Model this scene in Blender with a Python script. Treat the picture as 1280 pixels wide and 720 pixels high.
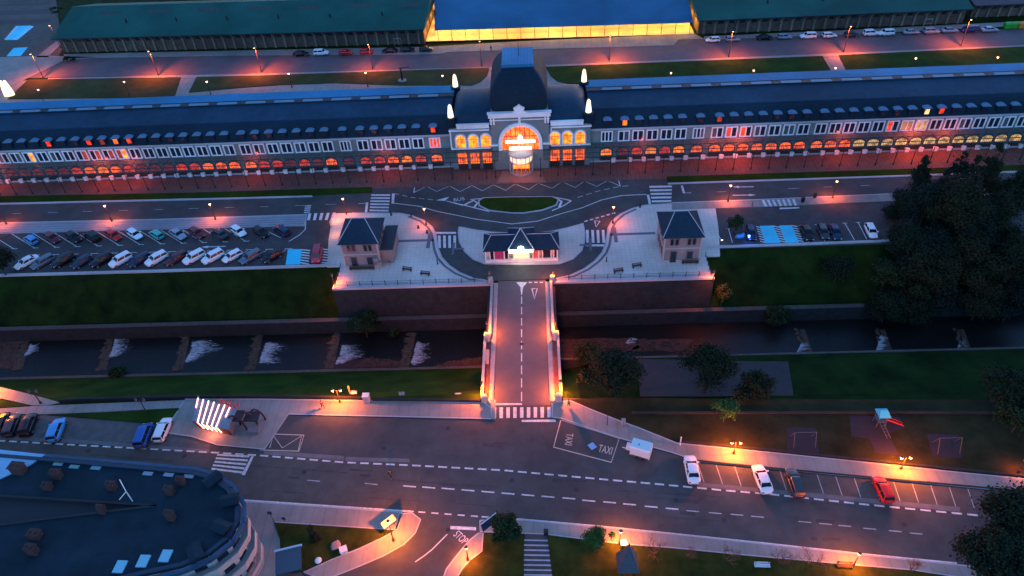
import bpy, bmesh, math, random
from mathutils import Vector, Matrix
random.seed(7)
for o in list(bpy.data.objects): bpy.data.objects.remove(o)
S = bpy.context.scene
COL = S.collection
# ---------------------------------------------------------------- camera
CAM = Vector((3.29, -133.313, 87.0))
MX = ((0.99887625, -0.02858095, -0.03780693), (0.00990776, -0.65415851, 0.75629259), (-0.04634729, -0.75581729, -0.65314022))
cd = bpy.data.cameras.new('camera'); cam = bpy.data.objects.new('camera', cd); COL.objects.link(cam)
cam.matrix_world = Matrix(((MX[0][0], -MX[0][1], -MX[0][2], CAM.x), (MX[1][0], -MX[1][1], -MX[1][2], CAM.y),
                           (MX[2][0], -MX[2][1], -MX[2][2], CAM.z), (0, 0, 0, 1)))
cd.sensor_width = 36; cd.lens = 916 / 1280 * 36; cd.clip_start = 1; cd.clip_end = 3000
S.camera = cam
# ---------------------------------------------------------------- sky, sun, exposure (deep dusk)
W = bpy.data.worlds.new('World'); S.world = W; W.use_nodes = True
nt = W.node_tree; nt.nodes.clear()
sky = nt.nodes.new('ShaderNodeTexSky'); sky.sky_type = 'NISHITA'; sky.sun_disc = False
sky.sun_elevation = math.radians(4); sky.sun_rotation = math.radians(20); sky.altitude = 1200; sky.ozone_density = 4
tint = nt.nodes.new('ShaderNodeMix'); tint.data_type = 'RGBA'; tint.blend_type = 'MULTIPLY'; tint.inputs[0].default_value = 1
tint.inputs[7].default_value = (1.12, 0.86, 0.84, 1)
bg = nt.nodes.new('ShaderNodeBackground'); bg.inputs[1].default_value = 0.15
ow = nt.nodes.new('ShaderNodeOutputWorld')
nt.links.new(sky.outputs[0], tint.inputs[6]); nt.links.new(tint.outputs[2], bg.inputs[0]); nt.links.new(bg.outputs[0], ow.inputs[0])
sl = bpy.data.lights.new('sun', 'SUN'); sl.energy = 0.06; sl.angle = math.radians(25); sl.color = (0.55, 0.75, 1)
so = bpy.data.objects.new('sun', sl); COL.objects.link(so); so.rotation_euler = (math.radians(28), 0, math.radians(-20)); so.location = (0, 60, 120)
S.view_settings.view_transform = 'Standard'; S.view_settings.look = 'None'
S.view_settings.exposure = 2.7; S.view_settings.gamma = 1; S.view_settings.use_curve_mapping = False
S.cycles.use_denoising = True
try: S.cycles.denoiser = 'OPENIMAGEDENOISE'
except Exception: pass
S.cycles.max_bounces = 5; S.cycles.transparent_max_bounces = 12; S.cycles.caustics_reflective = False; S.cycles.caustics_refractive = False
S.cycles.sample_clamp_indirect = 4
LAMP = (1.0, 0.135, 0.008)      # sodium red-orange of every street lamp here

# ---------------------------------------------------------------- places on the ground
def G(px, py, z=0.0):          # a surveyed point of the 1280x720 reference plan, as world coordinates at height z
    d = (px - 640, py - 360, 916)
    r = [sum(MX[i][k] * d[k] for k in range(3)) for i in range(3)]
    t = (z - CAM.z) / r[2]
    return Vector((CAM.x + r[0] * t, CAM.y + r[1] * t, z))
def lerp(a, b, t): return a + (b - a) * t
def interp(x, xs, ys):
    if x <= xs[0]: return ys[0]
    for i in range(1, len(xs)):
        if x <= xs[i]: return lerp(ys[i-1], ys[i], (x - xs[i-1]) / (xs[i] - xs[i-1]))
    return ys[-1]
def hf(x, y):
    """height of the natural ground: flat terraces with the river cut between them"""
    if -34.8 < x < 34.8: north = ([-31.9, -31.3, -31.25], [-7.2, -7.2, -0.4])
    elif x < 0: north = ([-31.9, -31.4, -25.0], [-7.0, -7.0, -0.02])
    else: north = ([-31.9, -31.4, -23.2], [-7.0, -7.0, -0.02])
    if y > -32.2: return interp(y, *north)
    if y > -32.35: return lerp(-10.8, -7.1, (y + 32.35) / 0.15)
    left = interp(y, [-57.6, -57.0, -56.2, -43.4, -43.1, -41.7], [0, -.5, -1.0, -9.3, -10.8, -10.8])
    right = interp(y, [-64.5, -61.0, -60.7, -57.5, -46.0, -45.7, -43], [0, -.4, -1.5, -2.8, -5.2, -10.8, -10.8])
    w = min(1, max(0, (x - 7) / 8))
    return lerp(left, right, w)
def GT(px, py):                # reference plan point on the terrain
    z = 0.0
    for i in range(400):
        p = G(px, py, z)
        if hf(p.x, p.y) >= z - 0.03: return Vector((p.x, p.y, hf(p.x, p.y)))
        z -= 0.03
    return p

# ---------------------------------------------------------------- materials
MC = {}
def mat(name, col, rough=0.7, metal=0.0, noise=0.0, scale=1.0, bump=0.0, emit=None, es=0.0, col2=None, wave=None, spec=0.5, wave_only=False, coords='Object'):
    if name in MC: return MC[name]
    m = bpy.data.materials.new(name); m.use_nodes = True; n = m.node_tree; b = n.nodes['Principled BSDF']
    b.inputs['Base Color'].default_value = (*col, 1); b.inputs['Roughness'].default_value = rough; b.inputs['Metallic'].default_value = metal
    b.inputs['Specular IOR Level'].default_value = spec
    L = n.links.new
    if noise or bump or col2 or wave:
        tc = n.nodes.new('ShaderNodeNewGeometry') if coords == 'World' else n.nodes.new('ShaderNodeTexCoord')
        src = tc.outputs['Position'] if coords == 'World' else tc.outputs['Object']
        no = n.nodes.new('ShaderNodeTexNoise'); no.inputs['Scale'].default_value = scale; no.inputs['Detail'].default_value = 8; no.inputs['Roughness'].default_value = .65
        L(src, no.inputs['Vector'])
        fac = no.outputs['Fac']
        rp = n.nodes.new('ShaderNodeMapRange'); rp.inputs[1].default_value = .3; rp.inputs[2].default_value = .7
        L(fac, rp.inputs[0])
        mx = n.nodes.new('ShaderNodeMix'); mx.data_type = 'RGBA'
        a = [max(0, c * (1 - noise)) for c in col]; c2 = col2 if col2 else [min(1, c * (1 + noise)) for c in col]
        mx.inputs[6].default_value = (*a, 1); mx.inputs[7].default_value = (*c2, 1)
        L(rp.outputs[0], mx.inputs[0])
        last = mx.outputs[2]
        if wave:                  # (axis, scale, dark factor): courses, planks, sheets, paving joints
            for ax, sc, dk in wave:
                wv = n.nodes.new('ShaderNodeTexWave'); wv.wave_type = 'BANDS'; wv.bands_direction = ax; wv.inputs['Scale'].default_value = sc
                wv.inputs['Distortion'].default_value = .15
                L(src, wv.inputs['Vector'])
                r2 = n.nodes.new('ShaderNodeMapRange'); r2.inputs[1].default_value = 0; r2.inputs[2].default_value = .12; r2.inputs[3].default_value = dk; r2.inputs[4].default_value = 1
                L(wv.outputs['Fac'], r2.inputs[0])
                m2 = n.nodes.new('ShaderNodeMix'); m2.data_type = 'RGBA'; m2.blend_type = 'MULTIPLY'; m2.inputs[0].default_value = 1
                L(last, m2.inputs[6]); L(r2.outputs[0], m2.inputs[7]); last = m2.outputs[2]
        if coords == 'World' and not wave_only:
            n3 = n.nodes.new('ShaderNodeTexNoise'); n3.inputs['Scale'].default_value = .07; n3.inputs['Detail'].default_value = 5; n3.inputs['Distortion'].default_value = .6
            L(src, n3.inputs['Vector']); r3 = n.nodes.new('ShaderNodeMapRange'); r3.inputs[1].default_value = .3; r3.inputs[2].default_value = .7; r3.inputs[3].default_value = .76; r3.inputs[4].default_value = 1.2
            L(n3.outputs['Fac'], r3.inputs[0]); m3 = n.nodes.new('ShaderNodeMix'); m3.data_type = 'RGBA'; m3.blend_type = 'MULTIPLY'; m3.inputs[0].default_value = 1
            L(last, m3.inputs[6]); L(r3.outputs[0], m3.inputs[7]); last = m3.outputs[2]
        L(last, b.inputs['Base Color'])
        if bump:
            bp = n.nodes.new('ShaderNodeBump'); bp.inputs['Strength'].default_value = bump; bp.inputs['Distance'].default_value = .1
            L(fac, bp.inputs['Height']); L(bp.outputs[0], b.inputs['Normal'])
    if emit:
        b.inputs['Emission Color'].default_value = (*emit, 1); b.inputs['Emission Strength'].default_value = es
        if name.startswith('window_lit'):    # uneven lamps and blinds behind the panes
            gg = n.nodes.new('ShaderNodeNewGeometry'); ne = n.nodes.new('ShaderNodeTexNoise'); ne.inputs['Scale'].default_value = 1.1; ne.inputs['Detail'].default_value = 3
            re = n.nodes.new('ShaderNodeMapRange'); re.inputs[1].default_value = .35; re.inputs[2].default_value = .65; re.inputs[3].default_value = es*.3; re.inputs[4].default_value = es*1.35
            L(gg.outputs['Position'], ne.inputs['Vector']); L(ne.outputs['Fac'], re.inputs[0]); L(re.outputs[0], b.inputs['Emission Strength'])
    MC[name] = m; return m
ASPH = mat('asphalt', (.063, .067, .068), .9, spec=.25, noise=.22, scale=.35, bump=.05, coords='World')
ASPH_OLD = mat('asphalt_worn', (.078, .075, .070), .9, spec=.25, noise=.22, scale=.5, bump=.05, coords='World')
ASPH_PARK = mat('asphalt_parking', (.066, .058, .060), .9, spec=.25, noise=.25, scale=.45, bump=.05, coords='World')
ASPH_PALE = mat('asphalt_patch_pale', (.13, .13, .135), .9, noise=.25, scale=.8, coords='World')
PAVE = mat('paving_pale', (.56, .50, .445), .8, noise=.12, scale=.25, wave=[('X', .35, .90), ('Y', .35, .90)], coords='World')
PAVE2 = mat('paving_concrete', (.235, .22, .205), .85, noise=.16, scale=.4, wave=[('X', .2, .88)], coords='World')
KERB = mat('kerb_granite', (.40, .39, .41), .8, noise=.1, scale=2, coords='World')
KERBD = mat('paving_band_dark', (.12, .12, .15), .8, noise=.1, scale=2, coords='World')
BRICKP = mat('platform_brick_paving', (.13, .07, .06), .85, noise=.25, scale=.6, wave=[('X', .33, .75), ('Y', 1.2, .85)], coords='World')
GRASS = mat('grass', (.009, .038, .003), .95, noise=.4, scale=.22, bump=.4, col2=(.024, .060, .006), coords='World', spec=.1)
GRASSD = mat('grass_rough', (.0055, .018, .003), .95, noise=.5, scale=.3, bump=.5, col2=(.015, .034, .005), coords='World', spec=.1)
WHITE = mat('road_paint_white', (.60, .60, .60), .6, noise=.38, scale=2.6, coords='World')
WORN = mat('road_paint_worn', (.36, .36, .37), .7, noise=.35, scale=1.1, coords='World')
BLUEP = mat('road_paint_blue', (.02, .60, .80), .6, noise=.1, scale=1.5, coords='World')
YELP = mat('road_paint_cream', (.62, .50, .38), .65, noise=.2, scale=1.5, coords='World')
STONE = mat('station_stone', (.17, .215, .215), .85, noise=.15, scale=.7, wave=[('Z', .9, .75)], coords='World')
STONEW = mat('station_trim', (.72, .78, .80), .7, noise=.08, scale=1, coords='World')
SLATE = mat('slate_blue', (.010, .042, .078), .6, spec=.12, noise=.18, scale=.6, wave=[('X', .55, .8)], coords='World')
SLATE_D = mat('slate_dark', (.008, .026, .045), .7, spec=.1, noise=.2, scale=1.2, wave=[('Z', 2.2, .75)], coords='World')
ZINC = mat('zinc_sheet', (.015, .17, .33), .6, spec=.12, noise=.12, scale=.5, wave=[('X', .45, .8)], coords='World')
GREENR = mat('depot_roof_green', (.012, .085, .070), .7, spec=.1, noise=.12, scale=.12, wave=[('X', .3, .85)], coords='World')
BLUER = mat('shed_roof_blue', (.02, .12, .22), .7, spec=.15, noise=.06, scale=.15, wave=[('X', .3, .9)], coords='World')
RUBBLE = mat('depot_masonry', (.11, .075, .05), .95, noise=.45, scale=1.1, bump=.5, coords='World')
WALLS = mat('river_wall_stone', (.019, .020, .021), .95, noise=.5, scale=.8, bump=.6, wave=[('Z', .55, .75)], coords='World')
IRON = mat('iron_dark', (.02, .022, .028), .5, metal=.4)
POLE = mat('lamp_pole_paint', (.06, .04, .045), .55, metal=.2)
GLASSD = mat('window_glass_dark', (.012, .02, .035), .12)
WOODD = mat('dark_timber', (.05, .032, .026), .75, noise=.3, scale=3)
LIT_O = mat('window_lit_orange', (.1, .02, 0), .5, emit=(1, .10, .010), es=.52)
LIT_Y = mat('window_lit_warm', (.1, .06, .02), .5, emit=(1, .50, .17), es=.28)
LIT_R = mat('window_lit_red', (.1, .01, 0), .5, emit=(1, .045, .010), es=.26)
LIT_DIM = mat('window_lit_dim', (.05, .02, .01), .5, emit=(1, .06, .02), es=.06)
LIT_W = mat('window_lit_amber', (.1, .05, 0), .5, emit=(1, .17, .014), es=.46)
BEAC = mat('beacon_glow', (.8, .7, .6), .4, emit=(1, .66, .34), es=.36)
BULB = mat('lamp_bulb', (1, .8, .7), .4, emit=(1, .36, .16), es=2.2)
BULB_OFF = mat('lamp_glass_unlit', (.25, .25, .25), .2)

# ---------------------------------------------------------------- mesh building
class MB:
    def __init__(s, off=(0, 0, 0)): s.v = []; s.f = []; s.mi = []; s.off = Vector(off); s.cur = 0; s.M = None
    def add(s, vs, fs, mi=None):
        b = len(s.v)
        for p in vs:
            p = Vector(p)
            if s.M is not None: p = s.M @ p
            s.v.append(p - s.off)
        for f in fs: s.f.append([i + b for i in f]); s.mi.append(s.cur if mi is None else mi)
        return s
    def box(s, x0, x1, y0, y1, z0, z1, mi=None):
        return s.add([(x0,y0,z0),(x1,y0,z0),(x1,y1,z0),(x0,y1,z0),(x0,y0,z1),(x1,y0,z1),(x1,y1,z1),(x0,y1,z1)],
              [(0,3,2,1),(4,5,6,7),(0,1,5,4),(1,2,6,5),(2,3,7,6),(3,0,4,7)], mi)
    def prism(s, poly, z0, z1, mi=None):
        n = len(poly); a = sum(poly[i][0]*poly[(i+1)%n][1]-poly[(i+1)%n][0]*poly[i][1] for i in range(n))
        if a < 0: poly = poly[::-1]
        vs = [(p[0], p[1], z0) for p in poly] + [(p[0], p[1], z1) for p in poly]
        return s.add(vs, [list(range(n))[::-1], [i+n for i in range(n)]] + [(i, (i+1)%n, n+(i+1)%n, n+i) for i in range(n)], mi)
    def sheet(s, poly, z, mi=None):
        n = len(poly); a = sum(poly[i][0]*poly[(i+1)%n][1]-poly[(i+1)%n][0]*poly[i][1] for i in range(n))
        if a < 0: poly = poly[::-1]
        return s.add([(p[0], p[1], z) for p in poly], [list(range(n))], mi)
    def xprof(s, prof, x0, x1, mi=None):     # extrude a (y,z) outline along x
        n = len(prof)
        vs = [(x0, p[0], p[1]) for p in prof] + [(x1, p[0], p[1]) for p in prof]
        return s.add(vs, [list(range(n)), [i+n for i in range(n)][::-1]] + [(i, n+i, n+(i+1)%n, (i+1)%n) for i in range(n)], mi)
    def yprof(s, prof, y0, y1, mi=None):     # extrude an (x,z) outline along y
        n = len(prof)
        vs = [(p[0], y0, p[1]) for p in prof] + [(p[0], y1, p[1]) for p in prof]
        return s.add(vs, [list(range(n)), [i+n for i in range(n)][::-1]] + [(i, n+i, n+(i+1)%n, (i+1)%n) for i in range(n)], mi)
    def tube(s, a, b, r0, r1=None, n=8, mi=None):
        a = Vector(a); b = Vector(b); r1 = r0 if r1 is None else r1
        d = (b - a); d = d.normalized() if d.length > 1e-6 else Vector((0, 0, 1))
        u = d.cross(Vector((0, 0, 1)));
        if u.length < .01: u = Vector((1, 0, 0))
        u.normalize(); w = d.cross(u)
        vs = []
        for c, r in ((a, r0), (b, r1)):
            for i in range(n):
                t = 2*math.pi*i/n; vs.append(c + u*math.cos(t)*r + w*math.sin(t)*r)
        return s.add(vs, [(i, (i+1)%n, n+(i+1)%n, n+i) for i in range(n)] + [list(range(n))[::-1], [n+i for i in range(n)]], mi)
    def lathe(s, prof, c=(0, 0, 0), n=12, mi=None):
        c = Vector(c); vs = []; fs = []
        for r, z in prof:
            for i in range(n):
                t = 2*math.pi*i/n; vs.append(c + Vector((r*math.cos(t), r*math.sin(t), z)))
        for k in range(len(prof)-1):
            for i in range(n): fs.append((k*n+i, k*n+(i+1)%n, (k+1)*n+(i+1)%n, (k+1)*n+i))
        fs.append(list(range(n))[::-1]); fs.append([(len(prof)-1)*n+i for i in range(n)])
        return s.add(vs, fs, mi)
    def line(s, pts, w, z, mi=None):          # painted line / flat strip of width w
        pts = [Vector((p[0], p[1])) for p in pts]
        L = []; R = []
        for i, p in enumerate(pts):
            d = (pts[min(i+1, len(pts)-1)] - pts[max(i-1, 0)]).normalized(); nrm = Vector((-d.y, d.x))*w/2
            L.append(p+nrm); R.append(p-nrm)
        vs = [(p.x, p.y, z) for p in L] + [(p.x, p.y, z) for p in R]; n = len(pts)
        return s.add(vs, [(i, n+i, n+i+1, i+1) for i in range(n-1)], mi)
    def wallline(s, pts, w, z0, z1, mi=None):
        for a, b in zip(pts[:-1], pts[1:]):
            a = Vector((a[0], a[1])); b = Vector((b[0], b[1])); d = (b-a).normalized(); nn = Vector((-d.y, d.x))*w/2
            s.prism([(a-nn), (b-nn), (b+nn), (a+nn)], z0, z1, mi)
        return s
    def build(s, name, mats, parent=None, smooth=False):
        me = bpy.data.meshes.new(name); me.from_pydata([tuple(v) for v in s.v], [], s.f)
        if not isinstance(mats, (list, tuple)): mats = [mats]
        for m in mats: me.materials.append(m)
        for p, i in zip(me.polygons, s.mi): p.material_index = min(i, len(mats)-1); p.use_smooth = smooth
        me.update()
        o = bpy.data.objects.new(name, me); COL.objects.link(o)
        if parent: o.parent = parent
        return o
def tag(o, label=None, cat=None, group=None, kind=None):
    if label: o['label'] = label
    if cat: o['category'] = cat
    if group: o['group'] = group
    if kind: o['kind'] = kind
    return o
def thing(name, label, cat, loc=(0, 0, 0), rz=0, group=None):
    o = bpy.data.objects.new(name, None); COL.objects.link(o); o.location = loc; o.rotation_euler = (0, 0, rz); o.empty_display_size = .3
    return tag(o, label, cat, group)
def copy_tree(o, parent=None):
    c = o.copy(); COL.objects.link(c)
    if parent: c.parent = parent
    for ch in KIDS.get(o.name, [k for k in o.children]): copy_tree(ch, c)
    return c
KIDS = {}
def kids_of(o):
    KIDS[o.name] = list(o.children)
    for c in o.children: kids_of(c)
def struct(name, mb, m, smooth=False): return tag(mb.build(name, m, None, smooth), kind='structure')
def W2(pts, z=0): return [G(p[0], p[1], z) for p in pts]

# ================================================================= THE SETTING
xs = [-700, -400, -250] + [-200 + 4*i for i in range(101)] + [250, 400, 700]
xs = sorted(set(xs + [-35.2, -34.85, -34.75, 34.75, 34.85, 35.2, 7, 9, 11, 13, 15]))
ys = [-500, -300, -200, -140, -100, -80, -72, -68, -64.5, -63, -61, -60.7, -59, -57.6, -57.3, -57, -56.2, -55, -53, -51, -49, -47, -46, -45.7, -44.5, -43.4, -43.1, -42, -40, -38, -36, -34,
      -32.36, -32.34, -32.21, -32.19, -31.9, -31.4, -31.3, -31.24, -30, -29, -28, -27, -26, -25, -24, -23.2, -22, -15, -5, 5, 30, 60, 90, 120, 160, 250, 500, 900]
mb = MB(); rnd = random.Random(2)
vs = []
for y in ys:
    for x in xs:
        z = hf(x, y)
        if -9.2 < z < -.6 and abs(x) > 7.5: z += rnd.uniform(-.12, .12)
        vs.append((x, y, z - .02))
nx = len(xs)
mb.add(vs, [(j*nx+i, j*nx+i+1, (j+1)*nx+i+1, (j+1)*nx+i) for j in range(len(ys)-1) for i in range(nx-1)])
for k, f in enumerate(mb.f):
    c = sum((mb.v[i] for i in f), Vector()) / 4
    if -62 < c.y < -43.2: mb.mi[k] = 1 if c.x < 10 else 3
    elif -43.2 <= c.y < -32 : mb.mi[k] = 2
struct('terrain', mb, [GRASSD, GRASS, mat('river_bed', (.04, .035, .03), .9, noise=.4, scale=1, coords='World'), mat('meadow_dark', (.005, .019, .003), .95, noise=.5, scale=.2, bump=.5, col2=(.012, .036, .005), coords='World', spec=.1)])

# asphalt plates
mb = MB(); mb.sheet([(-260, 2.4), (260, 2.4), (260, -23.0), (34.6, -23.0), (34.6, -30.4), (-34.6, -30.4), (-34.6, -24.6), (-260, -24.6)], .006); struct('station_road', mb, ASPH)
mb = MB(); mb.sheet(W2([(-150, 277), (384, 271), (411, 276), (410, 331), (0, 342.5), (-150, 347)]), .010); struct('parking_ground', mb, ASPH_PARK)
mb = MB(); mb.sheet(W2([(868, 262), (960, 258), (1180, 249), (1180, 301), (888, 307)]), .010); struct('parking_ground', mb, ASPH_PARK)
mb = MB(); mb.sheet([(-260, -62), (-6, -58.8), (6, -58.8), (260, -80), (260, -130), (-260, -130)], .006); struct('town_road', mb, ASPH)
mb = MB(); mb.sheet(W2([(-120, 545), (0, 549), (272, 564), (330, 567.5), (430, 573), (515, 573.5), (528, 579), (524, 610), (519, 641), (320, 628), (-120, 611)]), .010); struct('worn_road_surface', mb, ASPH_OLD)
mb = MB(); mb.sheet(W2([(870, 578), (960, 587), (1100, 600), (1320, 621), (1320, 655), (1200, 641), (960, 618), (872, 609)]), .010); struct('parking_strip_ground', mb, ASPH_OLD)
mb = MB(); mb.sheet(W2([(-80, 530), (0, 519), (80, 520), (205, 530), (217, 545), (262, 556), (262, 565), (0, 550), (-80, 547)]), .010); struct('parking_strip_ground', mb, mat('asphalt_concrete', (.085, .09, .095), .9, noise=.3, scale=.7, coords='World'))
mb = MB()
mb.sheet(W2([(330, 563), (430, 570), (430, 575), (330, 568)]), .014); mb.sheet(W2([(432, 571), (512, 573.5), (512, 578), (432, 576)]), .014)
mb.sheet(W2([(872, 603), (960, 611), (1200, 634), (1200, 640), (960, 616), (872, 608)]), .014); mb.sheet(W2([(0, 545), (120, 551), (262, 562), (262, 566), (120, 556), (0, 549.5)]), .014)
struct('drainage_strip', mb, ASPH_PALE)
rnd = random.Random(5)
mb = MB()
for (a, b) in [((575, 545), (620, 556)), ((690, 596), (745, 605)), ((830, 618), (900, 640)), ((1000, 625), (1100, 650)), ((360, 585), (470, 600)), ((100, 575), (240, 600)), ((985, 668), (1040, 672))]:
    for k in range(3):
        x = rnd.uniform(a[0], b[0]); y = rnd.uniform(a[1], b[1]); w = rnd.uniform(6, 30); h = rnd.uniform(2, 5)
        mb.sheet(W2([(x, y), (x+w, y+w*.08), (x+w-1, y+h+w*.08), (x-1, y+h)]), .016+.001*k)
struct('asphalt_patch', mb, mat('asphalt_repair', (.042, .042, .046), .9, noise=.2, scale=1, coords='World'))
# back road beyond the station
mb = MB(); mb.sheet(W2([(-200, 108), (-100, 100), (300, 92.5), (640, 83), (1000, 68.5), (1400, 51), (1400, 32), (880, 49), (640, 60), (300, 69), (-200, 78)]), .006); struct('back_road', mb, mat('asphalt_red', (.10, .075, .085), .85, noise=.15, scale=.4, coords='World'))
mb = MB(); mb.sheet(W2([(-200, 100), (60, 92), (78, 62), (70, 0), (40, -60), (-300, -60)]), .003); struct('back_yard_ground', mb, ASPH_OLD)
mb = MB()
for k, (y0, y1) in enumerate([(6, 9), (14, 20), (26, 31)]): mb.sheet(W2([(-120, y0+4), (64, y0-3), (62, y1-3), (-120, y1+3)]), .012)
struct('railway_bed', mb, mat('ballast', (.045, .042, .05), .95, noise=.3, scale=1.5, coords='World'))
def slab(name, pts, m, z=.12, z0=-.3, kerb=None):
    mb = MB(); mb.prism([(p[0], p[1]) for p in pts], z0, z, 0)
    o = struct(name, mb, [m, KERB])
    if kerb:
        mb = MB(); pk = list(pts)+[pts[0]]
        mb.line([(p[0], p[1]) for p in pk], kerb, z+.004); struct(name+'_edge', mb, KERB)
    return o
slab('back_pavement', W2([(60, 98), (300, 93), (640, 83.5), (1000, 69), (1400, 52), (1400, 56), (1000, 73), (640, 88), (300, 96.8), (60, 102)]), PAVE2)
slab('depot_pavement', W2([(80, 68), (300, 63.5), (532, 59), (650, 52), (868, 42.5), (880, 49), (848, 50), (842, 57), (700, 61), (560, 65.5), (550, 68), (300, 69.5), (80, 73)]), PAVE2)
slab('depot_pavement', W2([(880, 46), (1060, 38), (1400, 21), (1400, 26), (1060, 43), (880, 50)]), PAVE2)
slab('back_plaza', W2([(0, 72), (60, 70), (120, 72), (80, 76), (30, 100), (-30, 130), (-80, 130), (-60, 80)]), PAVE2)
slab('cross_path', W2([(70, 52), (80, 52), (60, 72), (45, 72)]), PAVE2)
slab('grass_path', W2([(230, 97), (244, 96.5), (238, 118), (222, 119)]), PAVE2, .05); slab('grass_path', W2([(1032, 70), (1044, 69), (1057, 90), (1044, 91)]), PAVE2, .05)
# pale forecourt behind the station with grass lawns on it
mb = MB(); mb.sheet([(-150, 30), (150, 30), (150, 66), (-150, 66)], .004); struct('back_forecourt', mb, PAVE2)
def lawn(name, pts, z=.16, m=GRASS):
    mb = MB(); mb.prism([(p[0], p[1]) for p in pts], -.2, z); return tag(mb.build(name, m), kind='structure')
LAWN = mat('lawn_clover', (.045, .060, .018), .95, noise=.4, scale=.25, bump=.4, col2=(.065, .062, .022), coords='World', spec=.1)
lawn('lawn', W2([(35, 100), (226, 97), (218, 122), (10, 124)]), m=LAWN)
lawn('lawn', W2([(246, 96.7), (320, 95), (612, 85), (609, 95), (600, 103), (590, 107), (500, 107), (420, 104), (350, 106.5), (300, 110), (236, 116)]), m=LAWN)
lawn('lawn', W2([(682, 84), (860, 77), (1028, 70.5), (1040, 91), (1000, 96), (760, 106), (710, 105), (697, 102), (688, 95)]))
lawn('lawn', W2([(1048, 69.5), (1400, 53), (1400, 90), (1062, 96)]))
# front platform in brick, green verges, kerbs
slab('platform', [(-200, 1.9), (200, 1.9), (200, 10.6), (-200, 10.6)], BRICKP, .12)
mb = MB(); mb.sheet(W2([(628, 214), (676, 214), (682, 228), (622, 228)], .124), .124); struct('entrance_paving', mb, mat('paving_entrance', (.22, .12, .1), .8, noise=.15, scale=.8, coords='World'))
lawn('verge', W2([(-150, 251), (0, 246), (240, 241.5), (465, 234.5), (465, 241), (390, 244.5), (0, 254), (-150, 259)]), .17)
lawn('verge', W2([(833, 221.5), (1130, 212), (1300, 206), (1300, 213), (1130, 219), (845, 228.5), (835, 228.5)]), .17)
slab('kerb_line', W2([(-150, 259), (0, 254.2), (300, 247.2), (390, 244.8), (391, 246.4), (300, 249), (0, 256), (-150, 261)]), KERB, .14)
slab('kerb_line', W2([(835, 229), (1130, 219.3), (1300, 213), (1300, 215), (1130, 221), (835, 230.8)]), KERB, .14)
slab('pavement', W2([(-150, 282), (0, 278.5), (200, 274), (384, 268), (380, 283), (200, 287.5), (0, 292.5), (-150, 296.5)]), mat('paving_blue_grey', (.25, .27, .30), .85, noise=.12, scale=.5, coords='World'), .13)
mb = MB()
for k in range(4): mb.line(W2([(-150, 285.5+3*k), (0, 281.5+3*k), (200, 277+2.8*k), (381, 271.2+2.7*k)], .13), .12, .136)
struct('paving_joint', mb, KERBD)
mb = MB(); mb.line(W2([(-150, 282), (0, 278.7), (200, 274.2), (384, 268.3), (380, 283)], .13), .28, .14); struct('kerb_line', mb, KERB)
slab('pavement', W2([(839, 253.5), (960, 249), (1107, 242.5), (1300, 234), (1300, 243), (1110, 252), (1080, 253.3), (960, 258.6), (868, 262), (840, 263)]), PAVE2, .13)
mb = MB(); mb.line(W2([(839, 253.5), (960, 249), (1107, 242.5), (1300, 234)], .13), .3, .14); struct('kerb_line', mb, KERB)
slab('wall_coping', W2([(-150, 348), (0, 343.5), (200, 338), (410, 331), (421, 331), (421, 333), (410, 333.4), (200, 340.5), (0, 346), (-150, 350)]), KERB, .25)
slab('wall_coping', W2([(884, 308.5), (1000, 304.5), (1180, 298), (1180, 300.2), (1000, 306.8), (884, 310.8)]), KERB, .25)
# the two plazas: mirror images about the bridge axis
PL = W2([(416, 267.5), (440, 266.8), (500, 267), (515, 270), (530, 276), (540, 284), (544.5, 292), (546, 300), (548, 312), (552, 322), (561, 332), (574, 341), (592, 348.5), (612, 351.5)])
PL = [(p.x, p.y) for p in PL] + [(-5.9, -30.6), (-34.6, -30.6), (-34.6, -25.0)]
p = G(410, 331); PL += [(p.x, -25.0)]; p = G(411, 300); PL += [(p.x, p.y)]
PR = [(-x, y) for x, y in PL]
PR = [q for q in PR]
for pts in (PL, PR):
    slab('plaza', pts, PAVE, .12)
    mb = MB(); mb.line(pts[1:14], .3, .126); struct('plaza_kerb', mb, KERB)
    sgn = -1 if pts is PL else 1
    off = [(x + sgn*(-.0) + (-.75 if pts is PL else .75), y - .25) for x, y in pts[3:14]]
    mb = MB(); mb.line(off, .5, .128)
    a = G(547, 300) if pts is PL else None
    yb = G(500, 302).y
    mb.line([(sgn*17.4, yb), (sgn*26.2, yb)], .7, .128)
    mb.line([(sgn*18.35, yb+2.4), (sgn*18.35, yb-2.6)], .7, .130)
    struct('plaza_band', mb, KERBD)
IS = W2([(574, 284), (573, 292), (574.5, 303), (581, 315), (592, 325), (606, 330.5), (652, 331.5), (699, 330.5), (716, 324.5), (727, 314), (730.5, 303), (731, 291), (729, 279.5), (710, 285), (690, 289.5), (667, 291.5), (640, 292), (615, 290.5), (595, 288)])
slab('kiosk_island', [(p.x, p.y) for p in IS], PAVE, .12, kerb=.28)
mb = MB()
for sg in (-1, 1): mb.line([(sg*11.2, -20.6), (sg*13.4, -20.6)], .6, .128); mb.line([(sg*13.3, -18.6), (sg*13.3, -22.4)], .5, .130)
struct('plaza_band', mb, KERBD)
ov = [(605, 248.5), (640, 247.3), (690, 247), (697, 250.5), (694, 256.5), (677, 262.5), (655, 266), (640, 266), (612, 262.8), (600, 257), (599.5, 252)]
lawn('traffic_island_lawn', W2(ov), .2); slab('traffic_island_kerb', W2([(604, 247.3), (640, 246.3), (692, 246), (699, 250.3), (696, 257.3), (678, 263.7), (655, 267.2), (640, 267.2), (611, 264), (598, 257.5), (597.5, 251)]), KERB, .13)
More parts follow.
